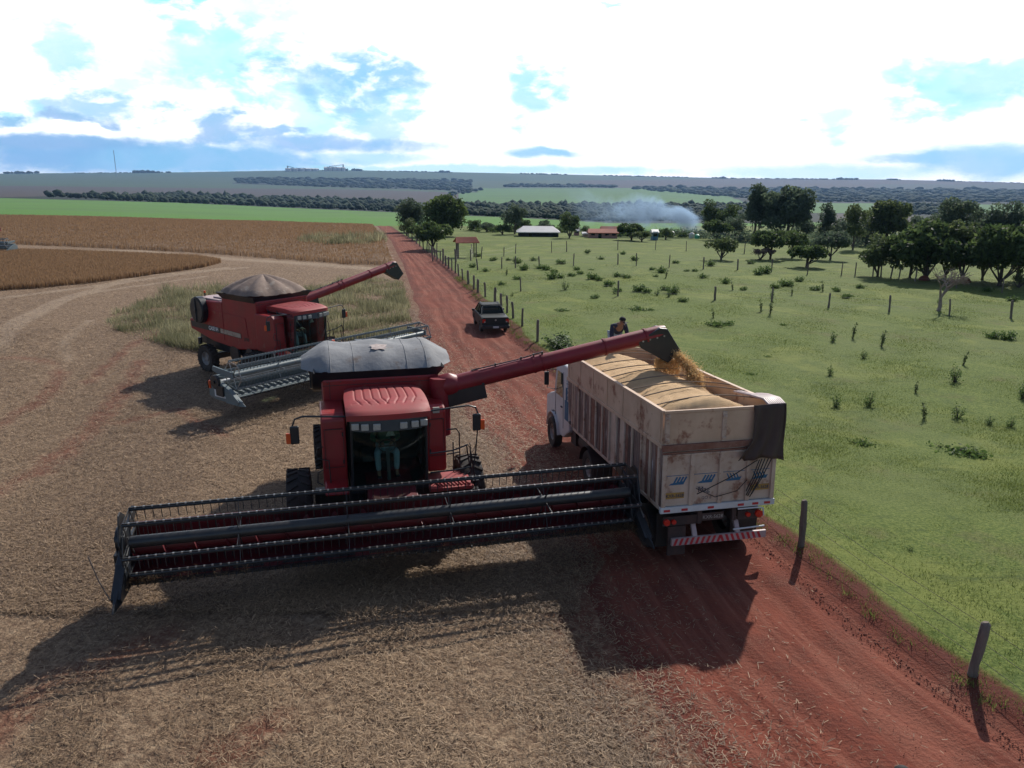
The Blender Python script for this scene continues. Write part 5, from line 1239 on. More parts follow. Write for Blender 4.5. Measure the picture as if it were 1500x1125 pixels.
# ------------------------------------------------------------------ pickup
def pickup(loc, rz):
    t = empty('pickup_truck', loc, rz, 'small dark pickup truck seen from behind on the red dirt road', 'pickup')
    W_ = .83
    def arch(yc, z0, r=.36, n=7): return [(yc + math.cos(a) * r, z0 + math.sin(a) * r) for a in np.linspace(PI, 0, n)]
    low = [(0.0, .42), (0.0, .98)] ; prof = [(0, .40), (0, .97), (1.5, 1.0), (2.6, .98), (3.2, .95), (4.0, .82), (4.15, .70), (4.18, .35)] + [(3.3 + math.cos(a) * .37, .32 + math.sin(a) * .36) for a in np.linspace(0, PI, 8)] + [(.85 + math.cos(a) * .37, .32 + math.sin(a) * .36) for a in np.linspace(0, PI, 8)]
    m = MB(); m.prism(prof, -W_, W_); m.obj('body', 'sidedust', t, bevel=.05)
    m = MB(); m.b2(-W_ + .05, W_ - .05, -.012, .02, .55, .99); m.b2(-W_ + .06, W_ - .06, .02, 1.42, .985, 1.0); m.obj('tailgate', 'carpaint', t, bevel=.02)
    m = MB(); lo = [(-.76, 1.45), (.76, 1.45), (.76, 3.35), (-.76, 3.35)]; hi = [(-.60, 1.78), (.60, 1.78), (.60, 2.75), (-.60, 2.75)]
    m.add([(a, b, .98) for a, b in lo] + [(a, b, 1.46) for a, b in hi], [(i, (i + 1) % 4, 4 + (i + 1) % 4, 4 + i) for i in range(4)]); m.obj('window', 'carglass', t)
    m = MB(); m.b2(-.61, .61, 1.76, 2.78, 1.455, 1.50)
    for s in (-1, 1):
        m.bar((s * .77, 1.42, .98), (s * .61, 1.76, 1.47), .06, .05); m.bar((s * .765, 2.3, .98), (s * .61, 2.28, 1.47), .05, .04); m.bar((s * .77, 3.38, .96), (s * .61, 2.77, 1.47), .05, .05)
    m.obj('roof', 'sidedust', t, bevel=.02)
    m = MB()
    for s in (-1, 1): m.ring([(s * .55, 1.9, 1.50), (s * .55, 2.0, 1.56), (s * .55, 2.6, 1.56), (s * .55, 2.7, 1.50)], .02, 6); m.ring([(s * .70, .9, 1.0), (s * .62, 1.35, 1.38), (s * .56, 1.5, 1.45)], .03, 6)
    m.ring([(-.56, 1.5, 1.45), (.56, 1.5, 1.45)], .03, 6); m.obj('roll_bar', 'black', t, smooth=True)
    m = MB(); m.b2(-.84, .84, -.10, .05, .32, .54); m.obj('bumper', 'black', t, bevel=.03)
    for s in (-1, 1):
        m = MB(); m.b2(s * .62, s * .80, -.03, .03, .70, .90); m.mi = 1; m.b2(s * .62, s * .70, -.04, -.031, .70, .77); m.obj('tail_light', ['lampred', 'lens'], t, bevel=.01)
        m = MB(); m.box((s * .95, 2.9, 1.02), (.18, .1, .12)); m.obj('side_mirror', 'black', t, bevel=.02)
        for y in (.85, 3.3): wheel(t, s * .74, y, .32, .20, s, lug=False, name='wheel', rr=.6)
    m = MB(); m.b2(-.17, .17, -.115, -.10, .37, .48); m.obj('number_plate', 'white', t)
    m = MB(); text_mb(m, 'JHG-4712', .075, (0, -.117, .40), (1, 0, 0), (0, 0, 1)); m.obj('plate_lettering', 'inkpaint', t)
    m = MB(); m.cyl((0, -.02, .84), (0, 1, 0), .055, .02, 16); m.obj('badge', 'bright', t, smooth=True)
    return t
pk = G0(726, 489); pickup((pk.x, pk.y, pk.z), R(11))
bpy.data.objects['pickup_truck'].scale = (.93, .93, .93)

# ------------------------------------------------------------------ fences
def fence(pts, name, label, hpost=1.15, rad=.055, wires=(.35, .65, .95), thick_near=False, group=None):
    t = empty(name, pts[0], 0, label, 'fence', group); o = Vector(pts[0]); tops = []
    for i, p in enumerate(pts):
        p = Vector(p) - o; h = hpost * random.uniform(.88, 1.1); ln = Vector((random.gauss(0, .05), random.gauss(0, .04), 0))
        m = MB(); r = rad * random.uniform(.8, 1.25); jj = lambda a: Vector((random.uniform(-a, a), random.uniform(-a, a), 0)); m.ring([p + Vector((0, 0, -.1)), p + ln * .2 + jj(.008) + Vector((0, 0, h * .25)), p + ln * .45 + jj(.012) + Vector((0, 0, h * .5)), p + ln * .7 + jj(.008) + Vector((0, 0, h * .78)), p + ln + Vector((0, 0, h * .97)), p + ln * 1.02 + jj(.01) + Vector((0, 0, h))], [r * 1.1, r * random.uniform(.85, 1.1), r * random.uniform(.8, 1.05), r * random.uniform(.85, 1.1), r * .9, r * .6], 9)
        m.obj('post', 'post', t, smooth=True); tops.append((p, ln))
    m = MB()
    for w in wires:
        for (p, a), (q, b) in zip(tops[:-1], tops[1:]):
            P0 = p + a * w + Vector((rad, 0, w)); Q0 = q + b * w + Vector((rad, 0, w)); m.ring([P0, (P0 + Q0) / 2 - Vector((0, 0, .03)), Q0], .005, 3, cap=False)
    m.obj('wire', 'wire', t)
    return t
def zpt(x, y, dz=.12): return (x, y, float(zt(x, y)) + dz)
pp = [(1422, 1001), (1172, 809), (985, 660), (787, 505), (765, 482), (752, 470), (743, 462), (734, 455), (725, 446), (711, 438), (700, 432), (694, 427), (686, 419), (678, 413), (672, 407), (667, 403), (662, 399), (657, 396), (653, 392), (649, 389), (645, 385), (641, 382), (637, 379), (633, 376), (629, 372), (625, 369), (620, 365), (615, 361), (610, 357), (604, 352), (598, 347), (592, 342)]
pl = []
for a, b in pp:
    g = G0(a, b); x = max(g.x, float(xr(g.y)) - .45); pl.append(zpt(x, g.y, .10))
pl = [zpt(8.7, 6.5)] + pl
fence(pl, 'roadside_fence', 'weathered wooden post and wire fence running along the right edge of the dirt road', hpost=1.15, rad=.075)
def pxf(l): return [zpt(*G0(a, b)[:2], dz=.02) for a, b in l]
fence(pxf([(763, 430), (905, 437), (1047, 443), (1130, 447), (1213, 454), (1302, 460), (1390, 466), (1480, 470), (1560, 475)]), 'pasture_fence', 'sparse line of leaning grey posts crossing the middle of the pasture', hpost=1.25, rad=.07, wires=(.5, .9))
fence(pxf([(700, 398), (735, 396), (755, 395), (790, 394), (840, 392), (905, 390), (932, 392), (980, 394), (1030, 397), (1080, 398), (1130, 400), (1182, 405), (1232, 406), (1252, 407), (1278, 408), (1290, 409), (1304, 410), (1316, 412), (1340, 415), (1400, 425), (1467, 432)]), 'pasture_fence', 'longer post line farther back, in front of the big dark trees', hpost=1.3, rad=.06, wires=(.5, .9))
fence(pxf([(640, 383), (670, 381), (705, 381), (738, 378), (755, 372), (808, 370), (830, 369), (905, 366), (960, 366), (1005, 368), (1052, 370), (1090, 372), (1130, 376)]), 'pasture_fence', 'faint post line near the shelter at the back of the pasture', hpost=1.3, rad=.05, wires=(.5, .9))

# ------------------------------------------------------------------ trees and shrubs
def leaf_cloud(P, size, flat=.0):
    """P (n,3) centres -> quads"""
    n = len(P); a = rng.normal(0, 1, (n, 3)); a /= np.linalg.norm(a, axis=1)[:, None]; b = rng.normal(0, 1, (n, 3)); b -= (b * a).sum(1)[:, None] * a; b /= np.linalg.norm(b, axis=1)[:, None]
    s = size * rng.uniform(.6, 1.4, (n, 1)); V = np.stack([P - a * s, P - b * s * .55, P + a * s, P + b * s * .55], 1)
    return V.reshape(-1, 3), np.arange(4 * n).reshape(n, 4)
def tree(base, H, Wd, crown_lo, kind, label, n=3600, leaf='leaf', lobes=26, group=None, sz=None, trunk=None, lean=0, fork=5):
    """H total height, Wd crown width, crown_lo height where the crown starts"""
    t = empty('tree', base, 0, label, 'tree', group); ch = H - crown_lo; cz = crown_lo + ch / 2
    rx = Wd / 2; rz = ch / 2; L = []
    for k in range(lobes):
        while True:
            v = rng.normal(0, 1, 3); v /= np.linalg.norm(v)
            if v[2] > -.75: break
        q = rng.uniform(.40, .84); sc = np.array([rx, rx, rz])
        if kind == 'umbrella': q = rng.uniform(.5, .82); v[2] = abs(v[2]) * .9 - .25
        if kind == 'tall': v[2] *= 1.0; sc = np.array([rx * (.9 if v[2] < 0 else .75), rx * .8, rz])
        c = v * q * sc; r = rng.uniform(.17, .40) * min(rx, rz * 1.2) * (1.15 - .3 * q); L.append((c + [lean * (c[2] + rz) / H, 0, cz], r))
    Pn = []; A = []
    w = np.array([l[1] ** 2 for l in L]); w /= w.sum()
    for (c, r), k in zip(L, (w * n).astype(int)):
        v = rng.normal(0, 1, (k, 3)); v /= np.linalg.norm(v, axis=1)[:, None]; rr = r * (.62 + .62 * rng.beta(2.5, 2.2, (k, 1))) * (1 + .16 * np.sin(v[:, :1] * 5 + c[0]) * np.cos(v[:, 2:3] * 6 + c[2]))
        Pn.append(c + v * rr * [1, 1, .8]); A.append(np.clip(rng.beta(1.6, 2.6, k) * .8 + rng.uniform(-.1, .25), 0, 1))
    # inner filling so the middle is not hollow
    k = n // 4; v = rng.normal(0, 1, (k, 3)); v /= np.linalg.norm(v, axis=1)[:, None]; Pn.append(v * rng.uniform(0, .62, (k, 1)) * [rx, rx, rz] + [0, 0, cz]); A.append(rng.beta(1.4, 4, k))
    P = np.concatenate(Pn); A = np.concatenate(A); s = sz or Wd * .032
    P[:, 2] = np.maximum(P[:, 2], .12 * H)
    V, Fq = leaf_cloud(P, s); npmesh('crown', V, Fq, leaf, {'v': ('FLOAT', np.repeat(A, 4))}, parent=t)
    m = MB(); tr_ = trunk or max(.12, Wd * .028); top = Vector((lean * .4, 0, cz)); m.ring([(0, 0, -.3), (lean * .1, 0, crown_lo * .55), (lean * .25, 0, crown_lo), top], [tr_ * 1.25, tr_, tr_ * .85, tr_ * .45], 8)
    for k in range(fork):
        a = k * 2.4 + 1; c, r = L[k]; st = Vector((lean * .2, 0, crown_lo * (.75 + .1 * (k % 3)))); c = Vector(c); m.ring([st, st.lerp(c, .5) + Vector((0, 0, -.06 * ch)), c], [tr_ * .55, tr_ * .38, tr_ * .15], 6)
    m.obj('trunk', 'bark', t, smooth=True)
    return t
def T2(bx, by, l, r, top, low, kind, label, **k):
    b = G0(bx, by); d = math.hypot(b.x, b.y); dz = math.hypot(d, CH - b.z); s = dz / 1150.0
    low = low + (by - low) * (.60 if kind != 'umbrella' else .48); return tree(b, (by - top) * s * .985, (r - l) * s * 1.08, max(.2, (by - low) * s), kind, label, **k)
T2(652, 346, 620, 684, 282, 341, 'round', 'huge rounded dark tree right of the dirt road, tallest of its clump', n=9000, lobes=46)
T2(634, 366, 604, 664, 319, 358, 'umbrella', 'broad umbrella shaped dark tree standing in front of the huge rounded tree', n=6000, lobes=36)
T2(604, 340, 582, 628, 288, 333, 'round', 'grey green tree behind the left side of the huge rounded tree', n=4500, leaf='leaf3')
T2(596, 345, 582, 608, 317, 341, 'round', 'small bushy tree right at the road edge beneath taller trees', n=1800, leaf='leaf2')
T2(612, 352, 590, 628, 326, 348, 'umbrella', 'low dark spreading tree left of the umbrella shaped tree', n=2600)
T2(754, 343, 736, 774, 296, 330, 'round', 'airy grey green tree rising behind the white roofed farmhouse', n=3000, leaf='leaf3', lobes=18)
T2(834, 349, 820, 851, 308, 344, 'round', 'solid dark tree just right of the white roofed farmhouse', n=3600)
T2(694, 338, 684, 708, 320, 332, 'round', 'small round tree right of the huge rounded tree, at the pasture edge', n=1400)
T2(713, 340, 704, 730, 323, 336, 'umbrella', 'low hedge tree left of the farmhouse, beside the small round tree', n=1400, leaf='leaf3')
T2(736, 344, 726, 752, 326, 341, 'umbrella', 'low dark tree directly left of the white roofed farmhouse', n=1600)
T2(765, 339, 752, 784, 318, 335, 'round', 'dark tree immediately behind the ridge of the white farmhouse roof', n=1800)
T2(800, 341, 786, 815, 322, 338, 'round', 'grey green tree behind the right end of the white farmhouse roof', n=1600, leaf='leaf3')
T2(925, 352, 904, 952, 322, 346, 'umbrella', 'dark spreading tree between the pink walled shed and the blue shed', n=3200)
T2(940, 354, 925, 958, 336, 349, 'umbrella', 'small olive tree in front of the dark spreading tree by the sheds', n=1300, leaf='leaf2')
T2(975, 351, 963, 990, 333, 346, 'round', 'small dark tree right of the blue shed', n=1300)
T2(858, 345, 849, 868, 330, 342, 'round', 'small reddish olive tree left of the pink walled shed', n=800, leaf='leaf2')
T2(1038, 345, 1024, 1054, 291, 336, 'round', 'dark round tree at the left end of the tall grove, beside the smoke', n=3400)
T2(1066, 346, 1050, 1086, 293, 336, 'round', 'dark tree between the round tree and the tallest tree of the grove', n=3400)
T2(1050, 352, 1028, 1073, 318, 346, 'umbrella', 'low dark tree below the left end of the tall grove', n=3000)
T2(1104, 352, 1084, 1124, 263, 345, 'tall', 'tallest narrow grey green tree of the grove', n=7000, leaf='leaf3', lobes=40)
T2(1152, 354, 1120, 1189, 273, 342, 'round', 'wide airy grey green tree right of the tallest tree', n=8000, leaf='leaf3', lobes=44)
T2(1208, 356, 1192, 1226, 299, 350, 'tall', 'egg shaped grey green tree standing right of the wide airy tree', n=3600, leaf='leaf3')
T2(1249, 366, 1228, 1270, 293, 356, 'tall', 'spindly open tree with a pointed top', n=2600, leaf='leaf2', lobes=18)
T2(1296, 362, 1264, 1326, 290, 350, 'round', 'broad loose crowned tree right of the spindly pointed one', n=4800, leaf='leaf2', lobes=26)
T2(1056, 383, 1030, 1078, 342, 372, 'umbrella', 'small open leafy tree standing alone at the left front of the grove', n=2200, leaf='leaf2', lobes=16)
T2(1128, 382, 1094, 1148, 333, 364, 'umbrella', 'dense dark purplish bushy tree in front of the wide airy tree', n=4200)
T2(1160, 380, 1140, 1178, 334, 362, 'umbrella', 'second dense dark bushy tree, touching the purplish one on its right', n=3600)
T2(1107, 383, 1100, 1132, 360, 376, 'umbrella', 'small leaning tree with pinkish dry twigs', n=900, leaf='leafpink', lobes=9, lean=2.2)
T2(1181, 394, 1147, 1208, 356, 381, 'umbrella', 'low umbrella tree with a clear trunk shading the pasture', n=3600)
T2(1216, 383, 1188, 1236, 333, 368, 'umbrella', 'dim greyish tree behind the low umbrella tree', n=3200, leaf='leaf3')
T2(1285, 408, 1261, 1316, 350, 391, 'round', 'mid green round tree standing just left of the big dark trees', n=3600, leaf='leaf2')
T2(1356, 412, 1305, 1400, 324, 400, 'umbrella', 'big dark tree with a silvery top, first of the row at the right', n=9000, lobes=46)
T2(1408, 415, 1384, 1446, 328, 398, 'round', 'olive green tree in the middle of the big dark row', n=5500, leaf='leaf2', lobes=36)
T2(1463, 422, 1424, 1512, 325, 406, 'umbrella', 'big dark forked tree at the right edge of the photo', n=9000, lobes=46)
T2(1528, 420, 1488, 1570, 318, 400, 'round', 'dark tree cut by the right edge of the photo', n=3500)
T2(1398, 372, 1378, 1432, 296, 352, 'round', 'hazy dark round tree rising behind the big dark row', n=3800, leaf='leaf3')
T2(1440, 372, 1424, 1470, 302, 350, 'round', 'hazy rounded tree behind the row, right of the dark round one', n=3000, leaf='leaf3')
T2(1482, 374, 1462, 1512, 306, 350, 'round', 'hazy low tree behind the row at the right edge', n=3000, leaf='leaf3')
T2(1364, 366, 1350, 1382, 310, 348, 'round', 'hazy small tree left of the dark round one behind the row', n=2000, leaf='leaf3')
T2(1340, 352, 1322, 1352, 318, 345, 'round', 'hazy bushy tree just behind the silvery topped dark tree', n=1800, leaf='leaf3')
T2(1236, 352, 1222, 1262, 322, 346, 'round', 'low greyish tree behind the foot of the spindly pointed tree', n=1600, leaf='leaf3')
T2(1492, 424, 1486, 1508, 402, 420, 'round', 'small round bush tree at the far right beneath the big tree', n=900, leaf='leaf2')
T2(1332, 410, 1306, 1362, 346, 396, 'round', 'dark bushy tree tucked left of the silvery topped tree, low to the ground', n=4200)
T2(1384, 409, 1362, 1412, 340, 394, 'round', 'dark tree filling the gap between the silvery topped and olive trees', n=4500)
T2(1438, 413, 1416, 1466, 342, 398, 'round', 'dark tree filling the gap left of the big forked tree', n=4500)
T2(1488, 414, 1466, 1520, 340, 400, 'round', 'dark low tree right of the big forked tree', n=3500)
T2(1180, 352, 1166, 1204, 318, 346, 'round', 'dim low tree between the wide airy tree and the egg shaped tree', n=1800, leaf='leaf3')
T2(1268, 360, 1250, 1290, 322, 352, 'round', 'dim low tree between the spindly tree and the broad loose one', n=1800, leaf='leaf3')
T2(1076, 350, 1062, 1096, 312, 344, 'round', 'dim low tree at the foot of the tallest tree', n=2000, leaf='leaf3')
def undergrowth(poly, n, h, label, leaf='leaf3'):
    x, y, z = sample_px(n, poly); P = []
    for a, b, c in zip(x, y, z):
        k = 70; r = rng.uniform(.5, 1.3) * h; v = rng.normal(0, .5, (k, 3)) * [r, r, r * .8]; v[:, 2] = np.abs(v[:, 2]) + .05; P.append(v + [a, b, c])
    P = np.concatenate(P); V, Fq = leaf_cloud(P, .20); o = npmesh('undergrowth', V, Fq, leaf, {'v': ('FLOAT', np.repeat(rng.beta(1.5, 2.2, len(P)), 4))}); tag(o, label, 'undergrowth', kind='stuff')
undergrowth([(1022, 344), (1100, 343), (1330, 346), (1400, 352), (1520, 362), (1520, 382), (1330, 364), (1200, 362), (1090, 356), (1022, 352)], 420, 1.5, 'tangled bushes filling the foot of the grove')
undergrowth([(684, 334), (760, 334), (830, 335), (830, 341), (760, 342), (684, 339)], 90, .9, 'hedge of low bushes behind the farmhouse', 'leaf')
undergrowth([(905, 341), (1024, 341), (1024, 348), (905, 347)], 80, .8, 'bushes behind the farm sheds', 'leaf')
def bare_tree():
    b = G0(1373, 459); t = empty('bare_tree', b, 0, 'pale leafless tree standing alone in front of the big dark trees', 'tree'); m = MB()
    def br(p, d, L, r, lev):
        q = p + d * L; mid = p.lerp(q, .5) + Vector((random.uniform(-1, 1), random.uniform(-1, 1), 0)) * L * .06; m.ring([p, mid, q], [r, r * .8, r * .6], 6 if lev < 2 else 4, cap=False)
        if lev >= 5: return
        for k in range(3 if lev < 4 else 4):
            dd = (d + Vector((random.gauss(0, .65), random.gauss(0, .65), random.gauss(.05, .3)))).normalized(); br(q, dd, L * random.uniform(.58, .85), r * .6, lev + 1)
    br(Vector((0, 0, -.1)), Vector((.05, 0, 1)), 1.15, .15, 0); m.obj('trunk', 'palebark', t, smooth=True)
bare_tree()
# pasture shrubs: three forms, copied
def shrub(n, r, h, leaf, stems=6, sz=.05):
    t = empty('shrub', (0, 0, 0), 0); P = []; m = MB()
    for k in range(stems):
        a = rng.uniform(0, 2 * PI); q = rng.uniform(.2, 1) * r; tip = Vector((math.cos(a) * q, math.sin(a) * q, h * rng.uniform(.55, 1))); m.ring([(0, 0, -.05), tip * .5 + Vector((0, 0, h * .08)), tip], [.02, .014, .006], 5)
        kk = n // stems; P.append(np.array(tip)[None] * rng.uniform(.35, 1.05, (kk, 1)) + rng.normal(0, 1, (kk, 3)) * [r * .2, r * .2, h * .12])
    P = np.concatenate(P); P[:, 2] = np.maximum(P[:, 2], .05); V, Fq = leaf_cloud(P, sz); npmesh('foliage', V, Fq, leaf, {'v': ('FLOAT', np.repeat(rng.beta(1.5, 2, len(P)), 4))}, parent=t); m.obj('stem', 'bark', t); return t
protos = [shrub(420, .75, .75, 'leaf4', 9, .09), shrub(240, .38, .95, 'leaf4', 7, .045), shrub(110, .22, 1.25, 'leaf2', 3, .06), shrub(300, .9, .38, 'leaf4', 10, .07)]
KL = [('clump', 'rounded dark leafy bush growing in the open pasture', 'leafy bushes in the pasture'), ('upright', 'small upright leafy sapling standing in the pasture grass', 'saplings in the pasture'),
      ('thin', 'thin spindly seedling with few leaves in the pasture grass', 'spindly seedlings in the pasture'), ('low', 'low flat patch of weedy leaves spreading on the pasture', 'low weed patches in the pasture')]
SH = [(0, [(692, 394, .9), (712, 400, .9), (767, 398, 1.3), (790, 396, 1.1), (800, 398, 1.2), (812, 402, .9), (808, 411, 1.3), (820, 410, 1), (838, 407, 1), (845, 398, .8), (868, 412, 1.2), (878, 414, .9), (905, 408, 1.1), (918, 410, 1), (935, 430, 1.2), (948, 432, .9), (975, 428, 1), (985, 433, 1.3), (905, 430, .9), (1005, 400, .7), (955, 398, .7), (1018, 400, .8), (1152, 422, 1.5), (1193, 428, 1.1), (1225, 430, .8), (745, 384, .8), (960, 408, .7), (1120, 403, 1.6), (1110, 405, 1.2), (1088, 428, .7), (1452, 499, 1.0), (1474, 501, 1.1), (1482, 444, 1.0), (850, 404, .8), (1446, 430, .9), (1222, 427, .7), (1135, 425, .9), (1238, 440, .8), (700, 378, 1), (722, 384, 1), (758, 388, 1.2), (782, 384, 1), (822, 389, 1.3), (880, 382, 1), (930, 384, 1.1), (990, 388, 1), (1040, 392, 1.2), (1100, 389, 1.1), (860, 372, 1), (912, 374, 1), (968, 402, 1.3), (1030, 410, 1), (892, 422, 1.2), (1062, 418, 1), (758, 412, .9), (735, 420, .8), (1170, 415, 1), (1260, 425, 1), (1000, 445, .9), (870, 440, .8)]),
      (1, [(828, 428, 1.5), (1265, 530, 1.0), (1223, 602, 1.2), (1271, 601, 1.1), (1398, 565, 1.5), (1402, 619, 1.2), (1220, 505, 1.2), (1130, 440, 1.1), (901, 434, 1), (980, 438, 1.2), (1375, 448, 1.0), (738, 437, .7), (750, 437, .7), (962, 436, 1), (1478, 632, .8), (1448, 628, .9), (1215, 555, .9), (1330, 815, .5), (1497, 590, 1.3)]),
      (2, [(1248, 500, 1), (1290, 512, 1), (1115, 460, 1), (1127, 465, 1), (1045, 470, .8), (1353, 620, .9), (1205, 430, .9), (1410, 540, .8), (1293, 505, .9), (1160, 436, .8), (1073, 428, .9), (742, 406, .9), (975, 410, .9), (1340, 580, .7)]),
      (3, [(822, 458, 1), (935, 458, 1.2), (958, 458, .7), (1045, 480, 1.3), (1060, 480, 1.0), (1092, 552, .7), (1395, 668, 1.2), (1420, 674, .8), (1130, 528, .5), (870, 398, .8), (1240, 437, .8), (1260, 655, .8), (1150, 480, .6)])]
first = [True] * 4
for kind, l in SH:
    for (a, b, s) in l:
        s *= (.62, .62, .8, .8)[kind]
        o = protos[kind] if first[kind] else copy_tree(protos[kind]); first[kind] = False
        o.location = G0(a, b) + Vector((0, 0, .02)); o.rotation_euler = (0, 0, rng.uniform(0, 6.28)); o.scale = (s, s, s * rng.uniform(.85, 1.2))
        o['label'] = KL[kind][1]; o['category'] = 'shrub'; o['group'] = KL[kind][2]
big = shrub(900, .9, 1.0, 'leaf4', 14, .10); big.location = G0(812, 512) + Vector((.35, 0, .1)); tag(big, 'bright green weedy bush at the fence just past the front of the grain truck', 'shrub')
big.scale = (1.0, 1.5, .5)
# a little red soil mound out in the grass
m = MB(); ellipsoid(m, (0, 0, 0), (.42, .25, .16), zbot=0); o = m.obj('soil_mound', 'soil', smooth=True); o.location = G0(1380, 566); tag(o, 'small red earth mound beside a sapling in the pasture', 'mound')
for (a, b), lb in (((1353, 413), 'dark red earth mound under the silvery topped dark tree'), ((1413, 416), 'dark red earth mound under the olive tree of the dark row')):
    m = MB(); ellipsoid(m, (0, 0, 0), (.5, .45, .6), zbot=0); o = m.obj('termite_mound', 'soil', smooth=True); o.location = G0(a, b); tag(o, lb, 'mound')

# ------------------------------------------------------------------ shelter, farm buildings, hilltop works, mast
def shelter():
    b = G0(683, 379); t = empty('open_shelter', b, R(14), 'small open cattle shelter with an orange tiled roof near the road', 'shelter')
    m = MB(); m.prism([(0, 0), (0, .05)], 0, 0) if False else None
    for s in (-1, 1): m.add([(-1.9, s * 1.25, 2.5), (1.9, s * 1.25, 2.5), (1.6, 0, 3.25), (-1.6, 0, 3.25), (-1.9, s * 1.25, 2.42), (1.9, s * 1.25, 2.42), (1.6, 0, 3.15), (-1.6, 0, 3.15)], [(0, 1, 2, 3), (4, 5, 6, 7), (0, 1, 5, 4), (1, 2, 6, 5), (0, 3, 7, 4)])
    for s in (-1, 1):
        for k in range(19): x = -1.8 + k * .2; m.bar((x, s * 1.25, 2.52), (x * .85, 0, 3.27), .05, .04)
    m.obj('roof', 'tile', t)
    for x in (-1.4, 1.4):
        for y in (-.9, .9): m = MB(); m.b2(x - .08, x + .08, y - .08, y + .08, -.1, 2.62); m.obj('post', 'post', t)
    m = MB(); m.b2(-1.5, 1.5, -.95, -.85, 2.4, 2.5); m.b2(-1.5, 1.5, .85, .95, 2.4, 2.5); m.obj('beam', 'post', t); t.scale = (.70, .70, .72)
shelter()
fence(pxf([(634, 383), (650, 385), (668, 386), (690, 384), (692, 374), (670, 371), (640, 372)]), 'corral_fence', 'grey rail pen around the orange roofed shelter', hpost=1.4, rad=.08, wires=(.25, .45, .65, .85, 1.05, 1.25))
def house(px0, px1, pyb, hw, hr, depth, roof, wall, name, label, win=4, hip=.22, ov=.3, rz=0.0):
    a, b = G0(px0, pyb), G0(px1, pyb); c = (a + b) / 2; Wd = (b - a).length
    t = empty(name, c, rz, label, 'building'); w = Wd / 2; d = depth
    m = MB(); m.b2(-w + ov, w - ov, ov, d - ov, -.4, hw); m.obj('wall', wall, t)
    m = MB(); x = w * hip * 2 if hip else 0
    v = [(-w, 0, hw - .12), (w, 0, hw - .12), (w, d, hw - .12), (-w, d, hw - .12), (-w + x, d / 2, hw + hr), (w - x, d / 2, hw + hr)]
    m.add(v, [(0, 1, 5, 4), (1, 2, 5), (2, 3, 4, 5), (3, 0, 4)]); v2 = [(p[0], p[1], p[2] - .1) for p in v]; m.add(v2, [(0, 1, 5, 4), (1, 2, 5), (2, 3, 4, 5), (3, 0, 4)]); m.b2(-w, w, -.02, 0, hw - .22, hw - .1)
    m.obj('roof', roof, t)
    for k in range(win):
        xx = -w + ov + (k + .5) * (2 * w - 2 * ov) / win; f = MB(); f.b2(xx - .3, xx + .3, ov - .05, ov - .003, hw * .45, hw * .85)
        if k % 3 == 1: f = MB(); f.b2(xx - .25, xx + .25, ov - .05, ov - .003, 0.0, hw * .85); f.obj('door', 'carglass', t)
        else: f.obj('window', 'carglass', t)
    return t
house(757, 820, 347, .85, .75, 4.5, 'zinc', 'seat', 'farmhouse', 'long farmhouse with a pale metal hipped roof beyond the pasture', 5, hip=.16)
house(862, 906, 349, .95, .45, 3, 'tile', 'pinkwall', 'shed', 'long low pink walled shed with a red roof', 4, hip=.04)
house(853, 864, 347, .6, .15, 2, 'zinc', 'plaster', 'shed', 'tiny white roofed shed left of the pink walled one', 1, hip=.0, ov=.2)
house(840, 850, 345, .9, .4, 2, 'zinc', 'pinkwall', 'shed', 'small white roofed hut just right of the solid dark tree', 1, hip=.02, ov=.2)
house(955, 965, 352, 1.3, .3, 2, 'zinc', 'bluewall', 'shed', 'narrow blue walled shed left of the small dark tree', 1, hip=.02, ov=.15)
house(880, 908, 345, 1.0, .5, 2, 'tile', 'plaster', 'shed', 'red roofed hut behind the long pink walled shed', 2, hip=.04)
for (a, b, r, h, mt_, lb) in ((1013, 350, .8, 1.5, 'zinc', 'white water tank near the smoke, left of the green one'), (1021, 351, .75, 1.2, 'tank', 'green water tank at the foot of the grove'), (984, 346, .8, 1.2, 'zinc', 'white tank right of the small dark tree by the sheds'), (1059, 346, .8, 1.0, 'zinc', 'small white tank glimpsed under the dark trees of the grove')):
    m = MB(); r *= .55; h *= .5; m.cyl((0, 0, h * .35), (0, 0, 1), r, h * .9, 18); m.cyl((0, 0, h * .95), (0, 0, 1), r * .95, h * .3, 18, r * .35); o = m.obj('water_tank', mt_, smooth=True); o.location = G0(a, b) + Vector((0, 0, .2)); tag(o, lb, 'tank')
def hilltop(px, wpx, hpx, name, label, tower):
    az = math.atan((px - 750) / 1160.0); d = 4850.0; x, y = d * math.sin(az), d * math.cos(az); s = d / 1150 
    t = empty(name, (x, y, float(zt(x, y)) - 2), -az, label, 'building'); w = wpx * s / 2; h = hpx * s
    m = MB(); m.b2(-w, w, 0, 60, 0, h * .62); m.b2(-w * .7, w * .2, 5, 50, h * .6, h * .8); m.obj('wall', 'greymetal', t)
    m = MB(); m.prism([(-3, h * .62), (30, h * .78), (63, h * .62)], -w, w * .98); m.obj('roof', 'zinc', t)
    for k in range(5): q = MB(); q.cyl((-w * .8 + k * w * .4, -16, h * .3), (0, 0, 1), w * .14, h * .6, 14); q.cyl((-w * .8 + k * w * .4, -16, h * .66), (0, 0, 1), w * .14, h * .12, 14, .5); q.obj('silo', 'zinc', t, smooth=True)
    q = MB(); q.b2(w * tower - 4, w * tower + 4, 10, 18, 0, h * 1.25); q.bar((w * tower, 14, h * 1.2), (-w * .5, 14, h * .85), 3, 3); q.obj('elevator_tower', 'greymetal', t)
hilltop(438, 46, 6.0, 'grain_works', 'pale grain works on the skyline, left one of two', -.85)
hilltop(486, 30, 7.5, 'grain_works', 'pale tall block on the skyline, right one of two', .8)
